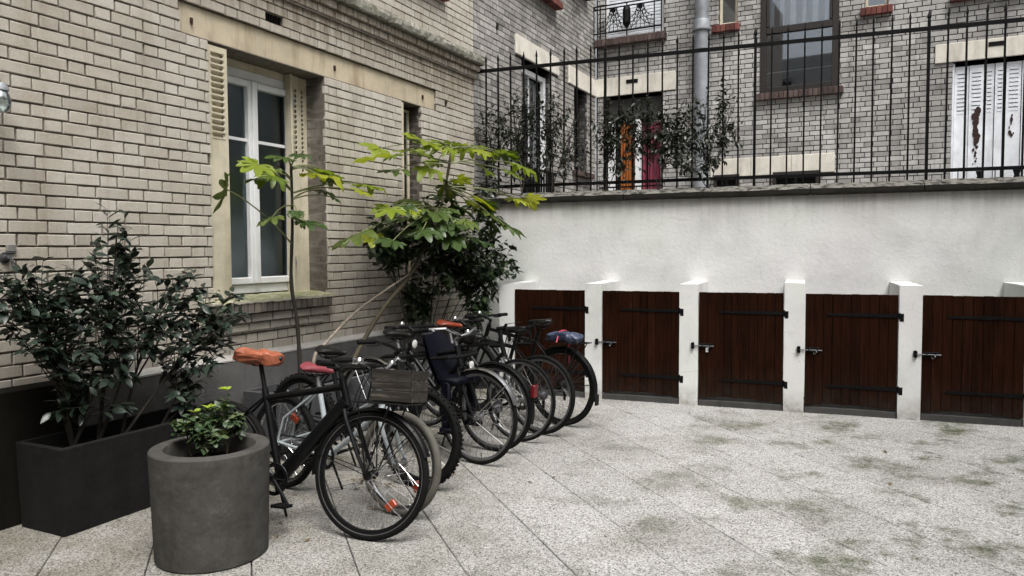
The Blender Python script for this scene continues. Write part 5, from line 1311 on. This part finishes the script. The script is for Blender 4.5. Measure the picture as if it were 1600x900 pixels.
fatsia('leaning plant with large yellow-green lobed leaves rising over the bicycles', [(s2, .022, 'stem_green'), (s2b, .015, 'stem_pale')],
       [(A_, (-3.36, 6.42, 2.60), 1.5, False, .05), (B_, (-3.50, 5.75, 2.36), 1.35, False, .12), (A_, (-3.53, 6.75, 2.52), 1.0, False, .05), (A_, (-3.33, 7.62, 2.66), 1.2, False, .1), (A_, (-3.02, 7.75, 2.58), 1.35, False, .2), (B_, (-2.82, 7.78, 2.46), 1.3, False, .35),
        (C_, (-3.32, 7.27, 2.28), .9, False, .2), (A_, (-3.62, 6.05, 2.48), 1.0, False, .05), (D_, (-3.36, 5.78, 1.90), 1.2, False, .3), (D_, (-3.42, 5.33, 1.66), 1.25, True, .3), (D_, (-3.54, 6.5, 2.02), 1.1, True, .2), (C_, (-2.77, 7.9, 2.10), 1.05, False, .1),
        (C_, (-3.06, 7.4, 1.93), 1.3, True, .45), (C_, (-2.92, 7.62, 1.80), 1.35, True, .5), (D_, (-3.27, 6.25, 1.72), 1.1, True, .3), (D_, (-3.13, 6.62, 1.66), 1.2, True, .35), (C_, (-3.32, 7.3, 1.98), 1.1, True, .3), (D_, (-3.28, 6.6, 1.90), 1.2, True, .3), (D_, (-3.05, 7.05, 1.66), 1.2, True, .4), (D_, (-3.5, 6.25, 1.85), 1.0, True, .2), (C_, (-3.55, 7.4, 2.2), 1.0, True, .2)], 2, 2)

# ------------------------------------------------------------------ small wall fittings and litter
lw = LWp(2.945, .12, 2.376)
t = thing('wall_lamp', 'pale glass wall lamp at the left edge of the cream brick wall', 'lamp', lw, 0)
mb = MB(); mb.lathe([(0, -.062), (.03, -.058), (.047, -.03), (.050, 0), (.045, .03), (.034, .052), (.030, .06)], 20); obj('globe', mb, MT['lamp_glass'], t, True)
mb = MB(); mb.lathe([(.0, .10), (.028, .098), (.040, .075), (.042, .058), (.030, .055)], 20); obj('cap', mb, MT['zinc'], t, True)
mb = MB(); a = UN*-.12; mb.tube([(0, 0, .09), tuple(UN*-.03 + Vector((0, 0, .15))), tuple(a + Vector((0, 0, .19)))], .007, 8); mb.M = Matrix.Translation(a + Vector((0, 0, .19))); mb.lathe([(0, .03), (.03, .02), (.03, -.02), (0, -.03)], 12); obj('bracket', mb, MT['iron'], t, True)
t = thing('wall_tap', 'small grey metal tap fitting on the brick wall at the left edge', 'tap', LWp(3.0, .0, 1.52), -math.atan2(.08797, .99612))
mb = MB(); mb.M = Matrix.Rotation(math.pi/2, 4, 'Y'); mb.lathe([(0, .0), (.03, .0), (.03, .012), (.018, .016), (.012, .03), (.014, .05), (.006, .055), (0, .055)], 16); obj('rosette', mb, MT['tap_grey'], t, True)
mb = MB(); mb.tube([(.04, 0, 0), (.075, 0, -.01), (.085, 0, -.05)], .009, 8); mb.tube([(.045, -.03, .028), (.045, .03, .028)], .005, 6); mb.tube([(.045, 0, 0), (.045, 0, .028)], .005, 6); obj('spout', mb, MT['tap_grey'], t, True)
t = thing('conduit_box', 'small grey box on the brick wall just right of the tap', 'junction box', LWp(3.035, 0, 1.575), -math.atan2(.08797, .99612))
mb = MB(); mb.cbox((.001, -.028, -.022), (.018, .028, .022), .005); obj('body', mb, MT['box_grey'], t)
mb = MB(); mb.cbox((.0185, -.024, -.018), (.021, .024, .018), .002); obj('lid', mb, MT['box_grey'], t)
dry = [leaf_mesh('dry_leaf', .05, .028, MT['leaf_dry'], .4, -.3, 50+i) for i in range(3)]
rg = random.Random(77); mb = MB()
for k in range(115):
    x, y = (rg.uniform(-3.9, -2.2), rg.uniform(3.2, 7.4)) if k < 52 else (rg.uniform(-2.2, 2.5), rg.uniform(3.3, 7.5))
    if k >= 70: x, y = -2.62 + rg.gauss(0, .09), 4.28 + rg.gauss(0, .05)
    me = rg.choice(dry); m = Matrix.Translation((x, y, .004 + (rg.uniform(0, .03) if k >= 70 else 0))) @ Matrix.Rotation(rg.uniform(0, 6.28), 4, 'Z') @ Matrix.Rotation(rg.uniform(-.2, .2), 4, 'X') @ Matrix.Scale(rg.uniform(.35, .9), 4)
    mb.add([m @ v.co for v in me.vertices], [tuple(p.vertices) for p in me.polygons])
me = bpy.data.meshes.new('leaf_litter'); me.from_pydata(mb.v, [], mb.f); me.materials.append(MT['leaf_dry']); o = link('leaf_litter', me); o['kind'] = 'stuff'; tag(o, 'scattered dry leaves and debris on the paving', 'litter')
